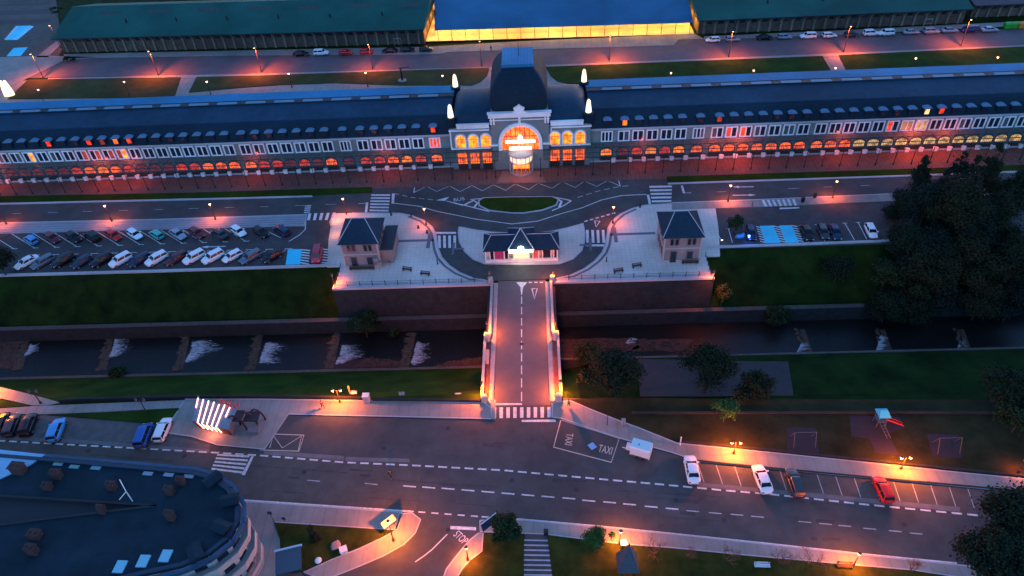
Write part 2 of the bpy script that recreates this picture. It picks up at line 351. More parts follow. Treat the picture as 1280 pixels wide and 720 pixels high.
# pavements of the town side
slab('river_pavement', W2([(205, 541), (232, 499.5), (330, 499.5), (605, 503.8), (614, 510), (614, 524), (361, 518), (331, 562), (272, 556.5), (240, 546)]), PAVE2, .12, kerb=.2)
slab('river_path', W2([(-80, 518), (0, 511), (45, 508), (130, 504.5), (236, 500.2), (226, 510), (130, 515.2), (45, 518.5), (0, 517), (-80, 526)]), PAVE2, .10)
slab('side_path', W2([(-60, 476), (0, 484), (25, 490), (60, 499), (75, 503.5), (60, 507), (40, 507), (0, 498), (-60, 490)]), PAVE2, .09)
slab('river_pavement', W2([(691, 504), (712, 501), (740, 513), (765, 523), (800, 536), (846, 554.5), (960, 566), (1067, 577), (1197, 591), (1330, 604), (1330, 624), (1280, 616), (1100, 599), (960, 586), (872, 577), (840, 566), (774, 548), (700, 523), (690, 521.5)]), PAVE2, .12, kerb=.2)
slab('bridge_landing', W2([(596, 504), (619, 504), (619, 524), (596, 523)]), PAVE2, .123); slab('bridge_landing', W2([(689, 504), (706, 502), (708, 525), (689, 522)]), PAVE2, .123)
slab('town_pavement', W2([(305, 627), (503, 641), (497, 662.5), (480, 662), (343, 653), (350, 675), (352, 700), (340, 730), (300, 740), (300, 660)]), PAVE2, .12, kerb=.18)
slab('town_pavement', W2([(499, 643), (515, 641.5), (526, 650), (519, 667), (505, 681), (480, 695), (450, 708), (405, 726), (380, 716), (415, 700), (450, 686), (480, 672), (493, 664)]), PAVE2, .12, kerb=.18)
slab('town_pavement', W2([(600, 651), (655, 650.5), (840, 668), (960, 681), (1200, 707), (1330, 721), (1330, 742), (1140, 713), (960, 697), (840, 685), (775, 680), (684, 668.5), (600, 665)]), PAVE2, .12, kerb=.18)
slab('town_pavement', W2([(598, 667), (587, 676), (572, 694), (558, 712), (550, 735), (565, 735), (577, 712), (588, 700), (602, 690), (604, 667)]), PAVE2, .12, kerb=.18)
WARM = mat('lawn_lamplit', (.020, .034, .006), .95, noise=.5, scale=.35, bump=.5, col2=(.050, .058, .010), coords='World', spec=.1)  # grass copy with the orange light of nearby lamps put into its colour
lawn('corner_lawn', W2([(343, 654), (480, 662.8), (493, 664), (480, 671), (450, 685), (415, 699), (375, 715), (352, 712), (350, 675)]), .2, WARM)
lawn('park_lawn', W2([(605, 668.5), (655, 668), (655, 760), (560, 760), (567, 730), (589, 701), (603, 690)]), .2, WARM)
lawn('park_lawn', W2([(684, 669.5), (775, 681), (960, 698), (1140, 714), (1330, 743), (1330, 800), (700, 800)]), .2, WARM)
mb = MB(); mb.prism([(q[0], q[1]) for q in W2([(656, 668), (683, 669), (702, 740), (652, 740)])], -.2, .16)
struct('stepped_path', mb, mat('path_slate', (.05, .05, .055), .85, noise=.25, scale=1, coords='World'))
mb = MB()
for k in range(9):
    y = 676 + 6.2*k; mb.line(W2([(655, y), (686 + k*1.7, y+.6)]), .2, .168)
mb.line(W2([(650, 690), (655, 740)]), .18, .172)
struct('path_step_edge', mb, KERB)
lawn('grass_strip', W2([(60, 519), (130, 516.5), (225, 511.5), (205, 531), (80, 520.5)]), .14)
lawn('grass_triangle', W2([(-60, 492), (0, 499), (38, 508), (0, 510), (-60, 515)]), .14)
lawn('playground_lawn', W2([(705, 500), (760, 497), (900, 499), (1400, 500), (1400, 606), (1197, 590.5), (1067, 576.5), (960, 565.5), (846, 554), (800, 535.5), (765, 522.5), (738, 511)]), .03, mat('lawn_dry', (.028, .030, .012), .95, noise=.45, scale=.25, bump=.4, col2=(.045, .040, .018), coords='World', spec=.1))
# riverside grass and lower gardens on the right
RUB = mat('playground_rubber', (.022, .014, .022), .9, noise=.2, scale=1, coords='World')
for nm, q in [('a', [(983, 534), (1020, 535), (1024, 568), (984, 565)]), ('b', [(1062, 519), (1125, 521), (1130, 535), (1110, 542), (1124, 569), (1094, 566), (1086, 548), (1064, 546)]), ('c', [(1158, 542), (1198, 544), (1203, 573), (1166, 570)])]:
    mb = MB(); mb.prism([(p[0], p[1]) for p in W2(q)], -.1, .05)
    struct('playground_surface', mb, RUB)
mb = MB()
pl = [GT(p, q) for p, q in [(796, 449), (940, 452), (985, 452), (992, 495), (880, 496), (800, 496)]]
mb.add([(p.x, p.y, p.z+.10) for p in pl], [list(range(len(pl)))[::-1]]); struct('garden_path', mb, mat('gravel_path', (.028, .026, .030), .9, noise=.2, scale=.7, coords='World'))

# water, river sills, foam
WATER = mat('water', (.008, .009, .009), .4,  noise=.4, scale=1.4, bump=.9, coords='World', spec=.3)
mb = MB(); mb.sheet([(-260, -46.2), (260, -46.2), (260, -32.3), (-260, -32.3)], -10.0); struct('river', mb, WATER)
FOAM = mat('foam_white', (.36, .42, .46), .7, noise=.3, scale=2.5, bump=.6, coords='World')
fm = bpy.data.materials.new('foam_water'); fm.use_nodes = True; fn = fm.node_tree; fb = fn.nodes['Principled BSDF']; fb.inputs['Base Color'].default_value = (.42, .47, .50, 1); fb.inputs['Roughness'].default_value = .8
fg = fn.nodes.new('ShaderNodeNewGeometry'); fmap = fn.nodes.new('ShaderNodeMapping'); fmap.inputs['Scale'].default_value = (.55, 1.5, 1); fno = fn.nodes.new('ShaderNodeTexNoise'); fno.inputs['Scale'].default_value = 1.5; fno.inputs['Detail'].default_value = 9; fno.inputs['Roughness'].default_value = .7; fno.inputs['Distortion'].default_value = .8
fa = fn.nodes.new('ShaderNodeAttribute'); fa.attribute_name = 'foam'; fad = fn.nodes.new('ShaderNodeMath'); fad.operation = 'ADD'
fr = fn.nodes.new('ShaderNodeMapRange'); fr.inputs[1].default_value = .92; fr.inputs[2].default_value = 1.25; fr.inputs[4].default_value = .92
ft_ = fn.nodes.new('ShaderNodeBsdfTransparent'); fx = fn.nodes.new('ShaderNodeMixShader')
fn.links.new(fg.outputs['Position'], fmap.inputs[0]); fn.links.new(fmap.outputs[0], fno.inputs['Vector']); fn.links.new(fno.outputs['Fac'], fad.inputs[0]); fn.links.new(fa.outputs['Fac'], fad.inputs[1]); fn.links.new(fad.outputs[0], fr.inputs[0])
fn.links.new(fr.outputs[0], fx.inputs[0]); fn.links.new(ft_.outputs[0], fx.inputs[1]); fn.links.new(fb.outputs[0], fx.inputs[2]); fn.links.new(fx.outputs[0], fn.nodes['Material Output'].inputs[0])
def foam(px, py0, py1, wid, seed):
    rr = random.Random(seed); mb = MB(); N = 16; vals = []; a = G(px+1, py0-3, -9.9); b = G(px-9, py1+2, -9.9)
    ph = rr.uniform(0, 6)
    for j in range(N+1):
        t = j/N; c = a.lerp(b, t); reach = wid*(1.3+.9*math.sin(3.1*t+.4)+.5*math.sin(9*t+ph)) + 1.0
        for i in range(N+1):
            u = i/N; mb.v.append(Vector((c.x - .6 + u*reach*1.6, c.y + .25*math.sin(7*u+ph), -9.94 + .05*(1-u)))); e = min(1, 6*t)*min(1, 6*(1-t))
            vals.append((.66 if u < .22 else .66*(1-(u-.22)/.78)**.6)*e*min(1, 8*u))
    for j in range(N):
        for i in range(N): mb.f.append([j*(N+1)+i, (j+1)*(N+1)+i, (j+1)*(N+1)+i+1, j*(N+1)+i+1]); mb.mi.append(0)
    o = mb.build('foam', fm); at_ = o.data.attributes.new('foam', 'FLOAT', 'POINT')
    for k, v_ in enumerate(vals): at_.data[k].value = v_
    return tag(o, kind='stuff')
GRAV_GLOW = mat('gravel_red_glow', (.055, .028, .020), .95, noise=.5, scale=1.2, bump=.6, coords='World')  # red glow of the bridge lamps on the riverbed, put into the stone colour
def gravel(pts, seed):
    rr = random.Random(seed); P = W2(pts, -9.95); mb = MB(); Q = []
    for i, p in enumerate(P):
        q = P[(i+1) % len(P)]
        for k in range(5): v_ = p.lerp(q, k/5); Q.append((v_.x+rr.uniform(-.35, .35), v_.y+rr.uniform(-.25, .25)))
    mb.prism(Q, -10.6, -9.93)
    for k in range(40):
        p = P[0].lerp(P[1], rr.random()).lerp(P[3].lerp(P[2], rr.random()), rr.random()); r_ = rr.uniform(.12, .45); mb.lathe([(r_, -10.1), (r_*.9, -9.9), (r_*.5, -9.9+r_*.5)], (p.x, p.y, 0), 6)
    tag(mb.build('gravel_bar_glow_tint', GRAV_GLOW), kind='structure')
gravel([(697, 424), (790, 422), (800, 436), (700, 452)], 1); gravel([(800, 424), (870, 424), (850, 440), (790, 438)], 2); gravel([(560, 452), (600, 446), (602, 459), (540, 459)], 3); gravel([(455, 446), (505, 452), (500, 460), (440, 460)], 4); gravel([(0, 425), (26, 424), (20, 460), (-20, 460)], 5)  # bar just right of the bridge is added to hold the red glow
SILL = mat('river_sill_stone', (.060, .040, .026), .9, noise=.5, scale=1, bump=.4, coords='World')
for i, (x, y0, y1, w) in enumerate([(40, 430, 444, .7), (145, 422, 448, 1.1), (240, 424, 455, 2.0), (331, 428, 458, 1.5), (428, 430, 456, 1.6), (522, 426, 458, 1.0), (1003, 430, 446, .4), (1103, 418, 448, .4), (1202, 425, 446, .35), (790, 425, 430, .6)]):
    a = G(x-4, 418, -10); b = G(x-17, 462, -10)
    if x > 700: a = G(x-2, 412, -10); b = G(x+10, 452, -10)
    if i < 6 or x > 900:
        rs = random.Random(i*7+1); mb = MB()
        for q in range(16):
            t = q/15; xx = lerp(a.x-.5, b.x-.3, t)+rs.uniform(-.5, .3); yy = lerp(a.y, b.y, t); w_ = (rs.uniform(.35, 1.1) if x < 700 else .35); mb.prism([(xx+w_*math.cos(u*1.047)*rs.uniform(.8, 1.15), yy+.42*math.sin(u*1.047)*rs.uniform(.8, 1.2)) for u in range(6)], -10.8, -9.95+rs.uniform(-.04, .1))
        mb.prism([(a.x-.2, a.y), (a.x+.7, a.y), (b.x+1.0, b.y), (b.x+.2, b.y+(b.y-a.y)*.0)] if x > 700 else [(a.x-.7, a.y), (a.x+.3, a.y), (b.x+.8, b.y), (b.x-.9, b.y)], -10.8, -9.98)
        struct('river_sill', mb, SILL)
    foam(x, y0, y1, w, 40+i)

# ---------------------------------------------------------------- walls of the river, bridge
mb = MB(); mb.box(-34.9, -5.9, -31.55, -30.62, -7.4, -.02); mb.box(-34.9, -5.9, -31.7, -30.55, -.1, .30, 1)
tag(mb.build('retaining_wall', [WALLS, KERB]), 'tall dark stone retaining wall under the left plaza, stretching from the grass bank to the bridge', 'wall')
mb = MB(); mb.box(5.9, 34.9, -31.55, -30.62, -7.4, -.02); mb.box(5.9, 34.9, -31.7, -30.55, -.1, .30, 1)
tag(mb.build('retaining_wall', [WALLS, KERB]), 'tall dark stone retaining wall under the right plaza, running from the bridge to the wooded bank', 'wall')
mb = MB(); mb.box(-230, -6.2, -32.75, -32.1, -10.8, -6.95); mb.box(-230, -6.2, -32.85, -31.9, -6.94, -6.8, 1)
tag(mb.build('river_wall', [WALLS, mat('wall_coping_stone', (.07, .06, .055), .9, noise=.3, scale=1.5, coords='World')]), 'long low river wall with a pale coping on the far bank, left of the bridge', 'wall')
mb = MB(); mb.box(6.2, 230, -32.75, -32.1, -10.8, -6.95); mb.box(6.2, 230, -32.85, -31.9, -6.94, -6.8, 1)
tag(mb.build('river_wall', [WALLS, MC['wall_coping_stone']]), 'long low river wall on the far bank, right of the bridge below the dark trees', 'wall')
mb = MB(); mb.box(-230, -6.3, -43.5, -42.9, -10.8, -9.25)
tag(mb.build('river_wall', [MC['wall_coping_stone']]), 'thin pale quay edge of the near bank, left of the bridge', 'wall')
mb = MB(); mb.box(6.3, 230, -45.95, -45.55, -10.8, -5.1)
tag(mb.build('river_wall', [MC['wall_coping_stone']]), 'thin pale quay edge of the near bank, right of the bridge', 'wall')
def low_wall(pts, label, h=.55, w=.3):
    mb = MB(); mb.wallline([(p.x, p.y) for p in pts], w, -.6, h, 0); return tag(mb.build('low_wall', WALLS), label, 'wall')
low_wall(W2([(75, 502), (110, 500.5), (235, 497.5), (330, 497), (455, 499)]), 'low dark stone wall between the river grass and the pavement, from the fork of the paths to the white cabinet')
low_wall(W2([(466, 501), (605, 502.5)]), 'low dark stone wall between the white cabinet and the bridge')
low_wall(W2([(790, 517), (900, 517), (1100, 516.5), (1245, 517)]), 'long low garden wall above the playground', .4)
low_wall(W2([(850, 553), (960, 563.5), (1067, 574.5), (1200, 588), (1330, 601)]), 'low kerb wall between the playground lawn and the pavement', .35)
low_wall(W2([(872, 576.5), (960, 585.5), (1100, 598.5), (1280, 615), (1330, 620)]), 'thin dark edge wall behind the slanted parking bays on the right', .25, .2)

br = thing('bridge', 'short road bridge with pale parapets, lit red by its lamps, crossing the river', 'bridge', (0, -45, 0))
o3 = (0, -45, 0)
STB = mat('bridge_stone', (.36, .33, .33), .8, noise=.15, scale=1, coords='World')
prof = [(-31.2, -.35), (-31.2, -10.9), (-34.2, -10.9)] + [(-38.2 + 4.0*math.cos(math.pi*k/10), -7.2 + 3.9*math.sin(math.pi*k/10)) for k in range(11)] + [(-42.2, -10.9), (-58.9, -10.9), (-58.9, -.35)]
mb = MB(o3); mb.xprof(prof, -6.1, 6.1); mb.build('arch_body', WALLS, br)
mb = MB(o3); mb.box(-4.3, 4.4, -60.2, -30.6, -.34, .03); mb.build('deck', mat('bridge_asphalt', (.095, .085, .095), .85, noise=.12, scale=.5, coords='World'), br)
for sg in (-1, 1):
    mb = MB(o3); a, b = sorted((sg*4.32, sg*5.15)); mb.box(a, b, -59.6, -31.2, -.34, .15); mb.build('footway', STB, br)
    mb = MB(o3); a, b = sorted((sg*5.17, sg*5.5)); mb.box(a, b, -45, -31.3, -.34, .85); mb.box(a-.06, b+.06, -45.05, -31.25, .85, .95); mb.build('parapet', STB, br)
    mb = MB(o3); a, b = sorted((sg*5.17, sg*5.9)); mb.box(a, b, -59.2, -45.1, -.34, -.1); mb.build('lower_walk', mat('bridge_walk_lamp_red', (.20, .09, .08), .8, noise=.2, scale=2, coords='World'), br)  # red of the lamp light is put into the walk's colour
    mb = MB(o3); a, b = sorted((sg*5.92, sg*6.22)); mb.box(a, b, -59.2, -45.1, -.34, .95); mb.box(a-.06, b+.06, -59.3, -45.0, .95, 1.05)
    a, b = sorted((sg*5.2, sg*6.2)); mb.box(a, b, -45.3, -44.9, -.1, .98); mb.box(a, b, -59.5, -59.1, -.1, .98); mb.build('outer_parapet', STB, br)
    for y, r in ((-45.9, .45), (-59.4, .42), (-31.2, .38)):
        mb = MB(o3); mb.lathe([(r, -.3), (r, 1.25), (r*1.25, 1.3), (r*1.2, 1.45), (r*.4, 1.6)], (sg*5.65, y, 0), 8); mb.build('end_pillar', STB, br)
    mb = MB(o3)
    x = sg*4.75
    for k in range(16): yy = -58.8+k*1.75; mb.tube((sg*5.05, yy, .1), (sg*5.05, yy, 1.0), .03, n=5)
    mb.tube((sg*5.05, -58.8, 1.0), (sg*5.05, -32.5, 1.0), .03, n=5); mb.tube((sg*5.05, -58.8, .55), (sg*5.05, -32.5, .55), .02, n=5); mb.build('handrail', IRON, br)
mb = MB(o3); mb.box(-6.02, -5.3, -51.2, -48.6, -.1, .6); mb.build('wall_niche', STB, br)

def railing(x0, x1, y, label, step=2.3):
    t = thing('railing', label, 'railing', ((x0+x1)/2, y, .3)); off = ((x0+x1)/2, y, .3)
    n = int((x1-x0)/step)
    for k in range(n+1):
        x = lerp(x0, x1, k/n); mb = MB(off); mb.tube((x, y, .3), (x, y, 1.35), .06, n=6); mb.lathe([(.02, 1.35), (.09, 1.42), (.02, 1.5)], (x, y, 0), 6); mb.build('post', IRON, t)
    mb = MB(off)
    for z in (.55, .85, 1.2): mb.tube((x0, y, z), (x1, y, z), .03, n=5)
    mb.build('rail', IRON, t)
railing(-34.5, -6.3, -31.1, 'iron railing with evenly spaced posts along the river edge of the left plaza')
railing(6.3, 34.5, -31.1, 'iron railing with evenly spaced posts along the river edge of the right plaza')
for sg, nm in ((-1, 'short iron side railing at the outer corner of the left plaza'), (1, 'short iron side railing at the outer corner of the right plaza')):
    t = thing('railing', nm, 'railing', (sg*34.4, -28, .12))
    for k in range(5): mb = MB((sg*34.4, -28, .12)); y = -30.6+k*1.3; mb.tube((sg*34.4, y, .12), (sg*34.4, y, 1.3), .05, n=6); mb.build('post', IRON, t)
    mb = MB((sg*34.4, -28, .12)); mb.tube((sg*34.4, -30.6, 1.2), (sg*34.4, -25.2, 1.2), .03, n=5); mb.tube((sg*34.4, -30.6, .6), (sg*34.4, -25.2, .6), .03, n=5); mb.build('rail', IRON, t)

# ---------------------------------------------------------------- painted markings
ZM = .020
def lerpq(q, u, v):
    a = q[0].lerp(q[1], u); b = q[3].lerp(q[2], u); return a.lerp(b, v)
def zebra(q, n, along='u', z=ZM, fill=.5, m=WHITE, name='zebra_crossing'):
    q = W2(q); mb = MB()
    for k in range(n):
        t0 = k/(n-1+fill) if n > 1 else 0; t1 = t0 + fill/(n-1+fill)
        if along == 'u': c = [lerpq(q, t0, 0), lerpq(q, t1, 0), lerpq(q, t1, 1), lerpq(q, t0, 1)]
        else: c = [lerpq(q, 0, t0), lerpq(q, 1, t0), lerpq(q, 1, t1), lerpq(q, 0, t1)]
        mb.sheet(c, z)
    return struct(name, mb, m)
zebra([(464, 243), (488, 243), (485.5, 264.5), (462, 264)], 6, 'v')
zebra([(811.5, 232.5), (840, 232), (839, 252.5), (815, 253)], 5, 'v')
zebra([(547.5, 294.5), (570, 294.5), (570, 310), (548, 310)], 4, 'u')
zebra([(732.5, 287.5), (755.5, 287.5), (756.5, 303.5), (733, 303.5)], 4, 'u')
zebra([(385.5, 267.5), (420, 266.5), (417, 275.5), (384, 276)], 5, 'u', z=.145)
zebra([(381.5, 257), (389, 256.5), (387, 266), (380, 266.5)], 4, 'v')
zebra([(952, 251), (993, 249.5), (996, 257.5), (956, 259)], 7, 'u', z=.145)
zebra([(616, 509.5), (688.5, 509), (688.5, 522), (616, 523)], 9, 'u', z=.045)
zebra([(272, 567.5), (312, 569.5), (303, 592), (264, 587)], 5, 'v')
mb = MB()
for q in [[(490, 242), (493.5, 242), (492.5, 254.5), (489.5, 254.5)], [(457.5, 253), (460.5, 253), (459, 265.5), (456, 265.5)], [(544.5, 290), (570, 290), (570, 292.3), (545, 292.3)], [(732, 305.5), (756.5, 305.5), (756.5, 308), (732, 308)],
          [(808.5, 243.5), (811.5, 243.5), (814, 255.5), (811, 255.5)], [(851, 232), (853.5, 232), (856.5, 241.5), (853.5, 241.5)], [(652, 525), (694, 524.5), (695, 527.5), (652, 527.5)], [(314.5, 570), (317.5, 570.2), (306, 594), (302, 593.6)],
          [(563, 657.5), (595, 659), (595, 663), (562.5, 661.5)]]: mb.sheet(W2(q), ZM)
struct('stop_line', mb, WHITE)
mb = MB(); mb.sheet(W2([(618, 504.3), (652.5, 504.3), (652.5, 506.3), (618, 506.3)]), .045)
mb.line(W2([(619, 524.5), (618.5, 500)]), .12, .047); struct('stop_line', mb, WHITE)
mb = MB(); mb.sheet(W2([(974.5, 259.8), (999, 258.8), (999, 260.5), (974.5, 261.6)]), ZM); mb.line(W2([(448, 254.5), (460, 254)]), .15, ZM); mb.line(W2([(856, 241.3), (864, 241)]), .15, ZM); struct('stop_line', mb, WHITE)
def dashes(pts, dl, gap, w, z=ZM, m=WHITE, name='dashed_line', start=0):
    P = [Vector((p[0], p[1])) for p in W2(pts)]
    mb = MB(); acc = -start; on = True; 
    segs = []
    for a, b in zip(P[:-1], P[1:]):
        L = (b-a).length; t = 0
        segs.append((a, b, L))
    tot = sum(s[2] for s in segs); s0 = start
    def at(d):
        for a, b, L in segs:
            if d <= L: return a.lerp(b, d/L)
            d -= L
        return segs[-1][1]
    while s0 + dl < tot: mb.line([at(s0), at(s0+dl)], w, z); s0 += dl+gap
    return struct(name, mb, m)
dashes([(-60, 548), (0, 551), (272, 566), (327, 569.5), (430, 578), (520, 582), (630, 588), (751, 599), (820, 605), (905, 613), (960, 617.5), (1085, 631), (1240, 646)], 1.25, .65, .26)
cl = [(392, 601), (464, 605), (512, 608), (536, 609.5), (560, 611), (585, 613), (610, 615), (635, 617), (660, 619), (685, 621), (711, 623), (736, 626), (762, 628), (787, 630.5), (814, 633.5), (840, 636), (866, 639), (894, 641.5), (921, 643.5), (947, 646), (1006, 652.5), (1032, 655), (1056, 657.5), (1087, 661), (1119, 664), (1145, 667)]
mb = MB(); mw = MB()
for i, (x, y) in enumerate(cl):
    worn = x < 480 or x > 850
    (mw if worn else mb).line(W2([(x-8, y-.7), (x+8, y+.7)]), .2 if not worn else .15, ZM)
struct('centre_line', mb, WHITE); struct('centre_line', mw, WORN)
mb = MB(); mb.line(W2([(-60, 608), (0, 611), (310, 625.5), (517, 639.5)]), .22, ZM); mb.line(W2([(602, 646), (655, 649.5), (740, 657), (840, 667), (960, 679.5), (1072, 692), (1196, 704)]), .22, ZM)
mb.line(W2([(559, 668), (553, 674), (540, 687), (530, 695), (519, 702.5)]), .16, ZM); struct('edge_line', mb, WHITE)
dashes([(523, 640), (602, 646)], .95, .85, .2)
mb = MB(); mb.line(W2([(492, 254), (525, 258), (545, 264), (595, 274), (640, 280), (672, 276.5), (702, 267), (727, 260), (752, 250), (777, 244.5), (808, 243)]), .2, ZM)
mb.line(W2([(517, 241), (533, 233), (546, 239.5), (562, 232.5), (575, 239.5), (590, 232), (603, 238.5), (617, 231), (632, 238), (644, 230), (661, 237), (672.5, 229), (690, 235.5), (702.5, 227), (719, 234.5), (730.5, 226.5), (746, 233), (759.5, 225.8), (775, 232.5)]), .15, .018)
mb.line(W2([(518.5, 233), (517.3, 241)]), .2, ZM); mb.line(W2([(773, 225.2), (775.3, 233)]), .2, ZM); struct('lane_line', mb, WHITE)
dashes([(493, 242), (515, 247), (542, 250)], 1.2, .8, .14); dashes([(722, 247), (747, 239), (770, 234), (792, 231.5)], 1.3, .8, .14)
mb = MB()
mb.sheet(W2([(545, 250.5), (562, 246), (556, 251)]), ZM); mb.sheet(W2([(556, 251), (560, 251.3), (580, 256), (579, 257.5)]), ZM); mb.line(W2([(580, 256.5), (592, 250.5), (597, 254), (592, 260)]), .45, ZM+.003); mb.line(W2([(580, 256.5), (612, 264.5)]), .3, ZM+.006); mb.line(W2([(588, 249.5), (606, 248)]), .25, ZM+.009)
mb.line(W2([(691, 246.3), (706, 249), (714, 251)]), .3, ZM); mb.line(W2([(690, 263.5), (705, 257), (714, 251)]), .3, ZM+.003); mb.line(W2([(694, 247.5), (702, 252), (699, 259)]), .5, ZM+.006)
struct('island_marking', mb, WHITE)
dashes([(730.5, 277), (774, 264.6)], .75, .5, .4); dashes([(661, 353.2), (684, 353)], .6, .4, .32, z=.046)
mb = MB(); mb.line(W2([(743.5, 276), (749.8, 276.5), (745, 284), (743.5, 276)]), .25, ZM); struct('give_way_triangle', mb, WHITE)
mb = MB(); mb.line(W2([(665, 361), (671.5, 361), (668, 374), (665, 361)]), .22, .048); struct('give_way_triangle', mb, WHITE)
mb = MB(); mb.sheet(W2([(645.5, 353), (659, 353), (654, 359), (652.5, 369), (651.5, 369), (650.5, 359)]), .046); struct('give_way_triangle', mb, WHITE)
dashes([(652, 371), (652, 503)], 1.9, .9, .16, z=.046)
def arrow(a, b, w=.25, m=WHITE, z=ZM):
    a, b = W2([a, b]); d = (b-a).normalized(); n = Vector((-d.y, d.x, 0)); mb = MB(); c = b - d*1.4
    mb.sheet([a+n*w*.5, a-n*w*.5, c-n*w*.5, c+n*w*.5], z); mb.sheet([c+n*w*1.6, c-n*w*1.6, b], z+.002); struct('arrow_marking', mb, m)
arrow((942, 233.5), (915, 233.8)); arrow((916, 244.2), (945, 243.7)); arrow((282, 308), (251.5, 309))
mb = MB()
for x in [(16, 267, 26, 267), (60, 265.7, 72, 265.5), (104, 264.5, 115, 264.3), (149, 263.3, 160, 263), (193.5, 262, 204, 261.8), (236, 260.8, 248, 260.5), (281, 259.5, 293, 259.2), (325, 258.6, 336, 258.4), (369, 257, 381, 256.8), (407, 255.5, 420, 255.3), (896, 240, 908, 239.6), (985, 235.7, 999, 235.3), (1029, 234, 1040, 233.6), (1076, 232.2, 1087, 231.8)]:
    mb.line(W2([(x[0], x[1]), (x[2], x[3])]), .15, ZM)
struct('centre_line', mb, WORN)
# parking bays
mb = MB()
for k in range(-2, 12):
    bx = 17 + 26.35*k; by = 311 - .85*k
    mb.line(W2([(bx-29, by-18), (bx, by)]), .14, ZM); mb.line(W2([(bx-2, by), (bx+5, by-.2)]), .14, ZM+.003)
mb.line(W2([(336, 290), (351, 297.5)]), .14, ZM); mb.line(W2([(383, 270), (381.5, 287), (374, 294), (361, 302)]), .2, ZM)
for k in range(14):
    tx = 42 + 24.3*k; ty = 320 - .6*k
    mb.line(W2([(tx-2, ty-1), (tx+8, ty-1.4)]), .14, ZM); mb.line(W2([(tx, ty), (tx-27, ty+15)]), .12, ZM+.003)
struct('parking_bay_line', mb, WHITE)
mb = MB()
for a, b in [((880, 286), (885.5, 305.5)), ((894, 285.5), (902, 302)), ((910.5, 286), (915.5, 303.5)), ((1056, 279), (1068, 300)), ((1072.5, 278), (1083.5, 299)), ((1038, 280), (1049, 301)), ((1021, 281), (1031, 301.5)), ((1001, 282), (1011, 303))]: mb.line(W2([a, b]), .14, ZM); mb.line(W2([(a[0]-3, a[1]), (a[0]+3, a[1])]), .13, ZM+.003)
struct('parking_bay_line', mb, WHITE)
mb = MB()
for x0, x1 in [(872, 960), (975, 1102), (1117, 1320)]:
    x = x0
    while x < x1:
        y = 577 + (x-872)*.0955; mb.line(W2([(x, y+2), (x+8, y+26)]), .11, ZM); x += 23.2
struct('parking_bay_line', mb, WORN)
mb = MB()
for q in [[(949.5, 282.5), (966, 282), (976, 303.5), (956.5, 304)], [(974, 282), (989, 281.5), (999, 303), (982, 303.5)], [(360, 311.5), (377, 311.5), (375, 330.5), (357, 331)], [(20, 32.5), (38, 32), (42.5, 33), (22, 50), (6, 50)], [(17, 60), (35, 59), (26, 70), (8, 70.5)]]: mb.sheet(W2(q), ZM)
struct('disabled_bay_paint', mb, BLUEP)
def hatch(q, n, m=WHITE, d=.45):
    q = W2(q); mb = MB()
    for k in range(n):
        t0 = k/n; t1 = t0 + d/n
        mb.sheet([lerpq(q, 0, t0), lerpq(q, 1, min(1, t0+.5/n)), lerpq(q, 1, min(1, t1+.5/n)), lerpq(q, 0, t1)], ZM+.004)
    struct('hatched_marking', mb, m)
hatch([(945, 282.5), (949.5, 282.5), (956.5, 304), (951, 304)], 7); hatch([(966, 282), (974, 282), (982, 303.5), (976, 303.5)], 7); hatch([(989, 281.5), (996, 281), (1004.5, 303), (999, 303)], 7)
hatch([(377, 311.5), (388, 311), (386, 331), (375, 331)], 6); hatch([(401, 310.5), (412, 310), (410, 330), (399, 330.5)], 6)
hatch([(38, 32), (42.5, 33), (20, 50), (16, 50)], 8); hatch([(20, 32.5), (24, 32), (8, 50), (4, 50)], 8)
mb = MB(); mb.line(W2([(701, 525), (774, 548), (764, 578), (692, 559), (701, 525)]), .16, ZM); struct('taxi_bay_line', mb, YELP)
mb = MB(); mb.line(W2([(339, 542.5), (380, 544), (374, 564), (325, 562.5), (339, 542.5)]), .14, ZM); mb.line(W2([(337, 560), (342, 545), (353, 560), (377, 545), (373, 563)]), .13, ZM+.003); struct('loading_bay_line', mb, YELP)
def text(s, p, q, size, m, z=ZM, name='road_lettering', squash=1.0):
    a, b = W2([p, q]); d = b-a; c = bpy.data.curves.new(name, 'FONT'); c.body = s; c.size = size; c.fill_mode = 'FRONT'
    o = bpy.data.objects.new(name, c); me = bpy.data.meshes.new_from_object(o); bpy.data.objects.remove(o)
    wdt = max(v.co.x for v in me.vertices); sc = d.length/wdt
    for v in me.vertices: v.co.x *= sc; v.co.y *= squash
    me.materials.append(m); o = bpy.data.objects.new(name, me); COL.objects.link(o); o.location = (a.x, a.y, z); o.rotation_euler = (0, 0, math.atan2(d.y, d.x)); return tag(o, kind='structure')
text('TAXI', (747, 564.5), (764, 568.5), 1.9, YELP); text('TAXI', (708, 541.5), (706, 556), 1.5, YELP)
text('BUS', (567, 252), (581, 250), 1.6, WHITE); text('STOP', (566, 669), (579, 681), 1.5, WHITE)
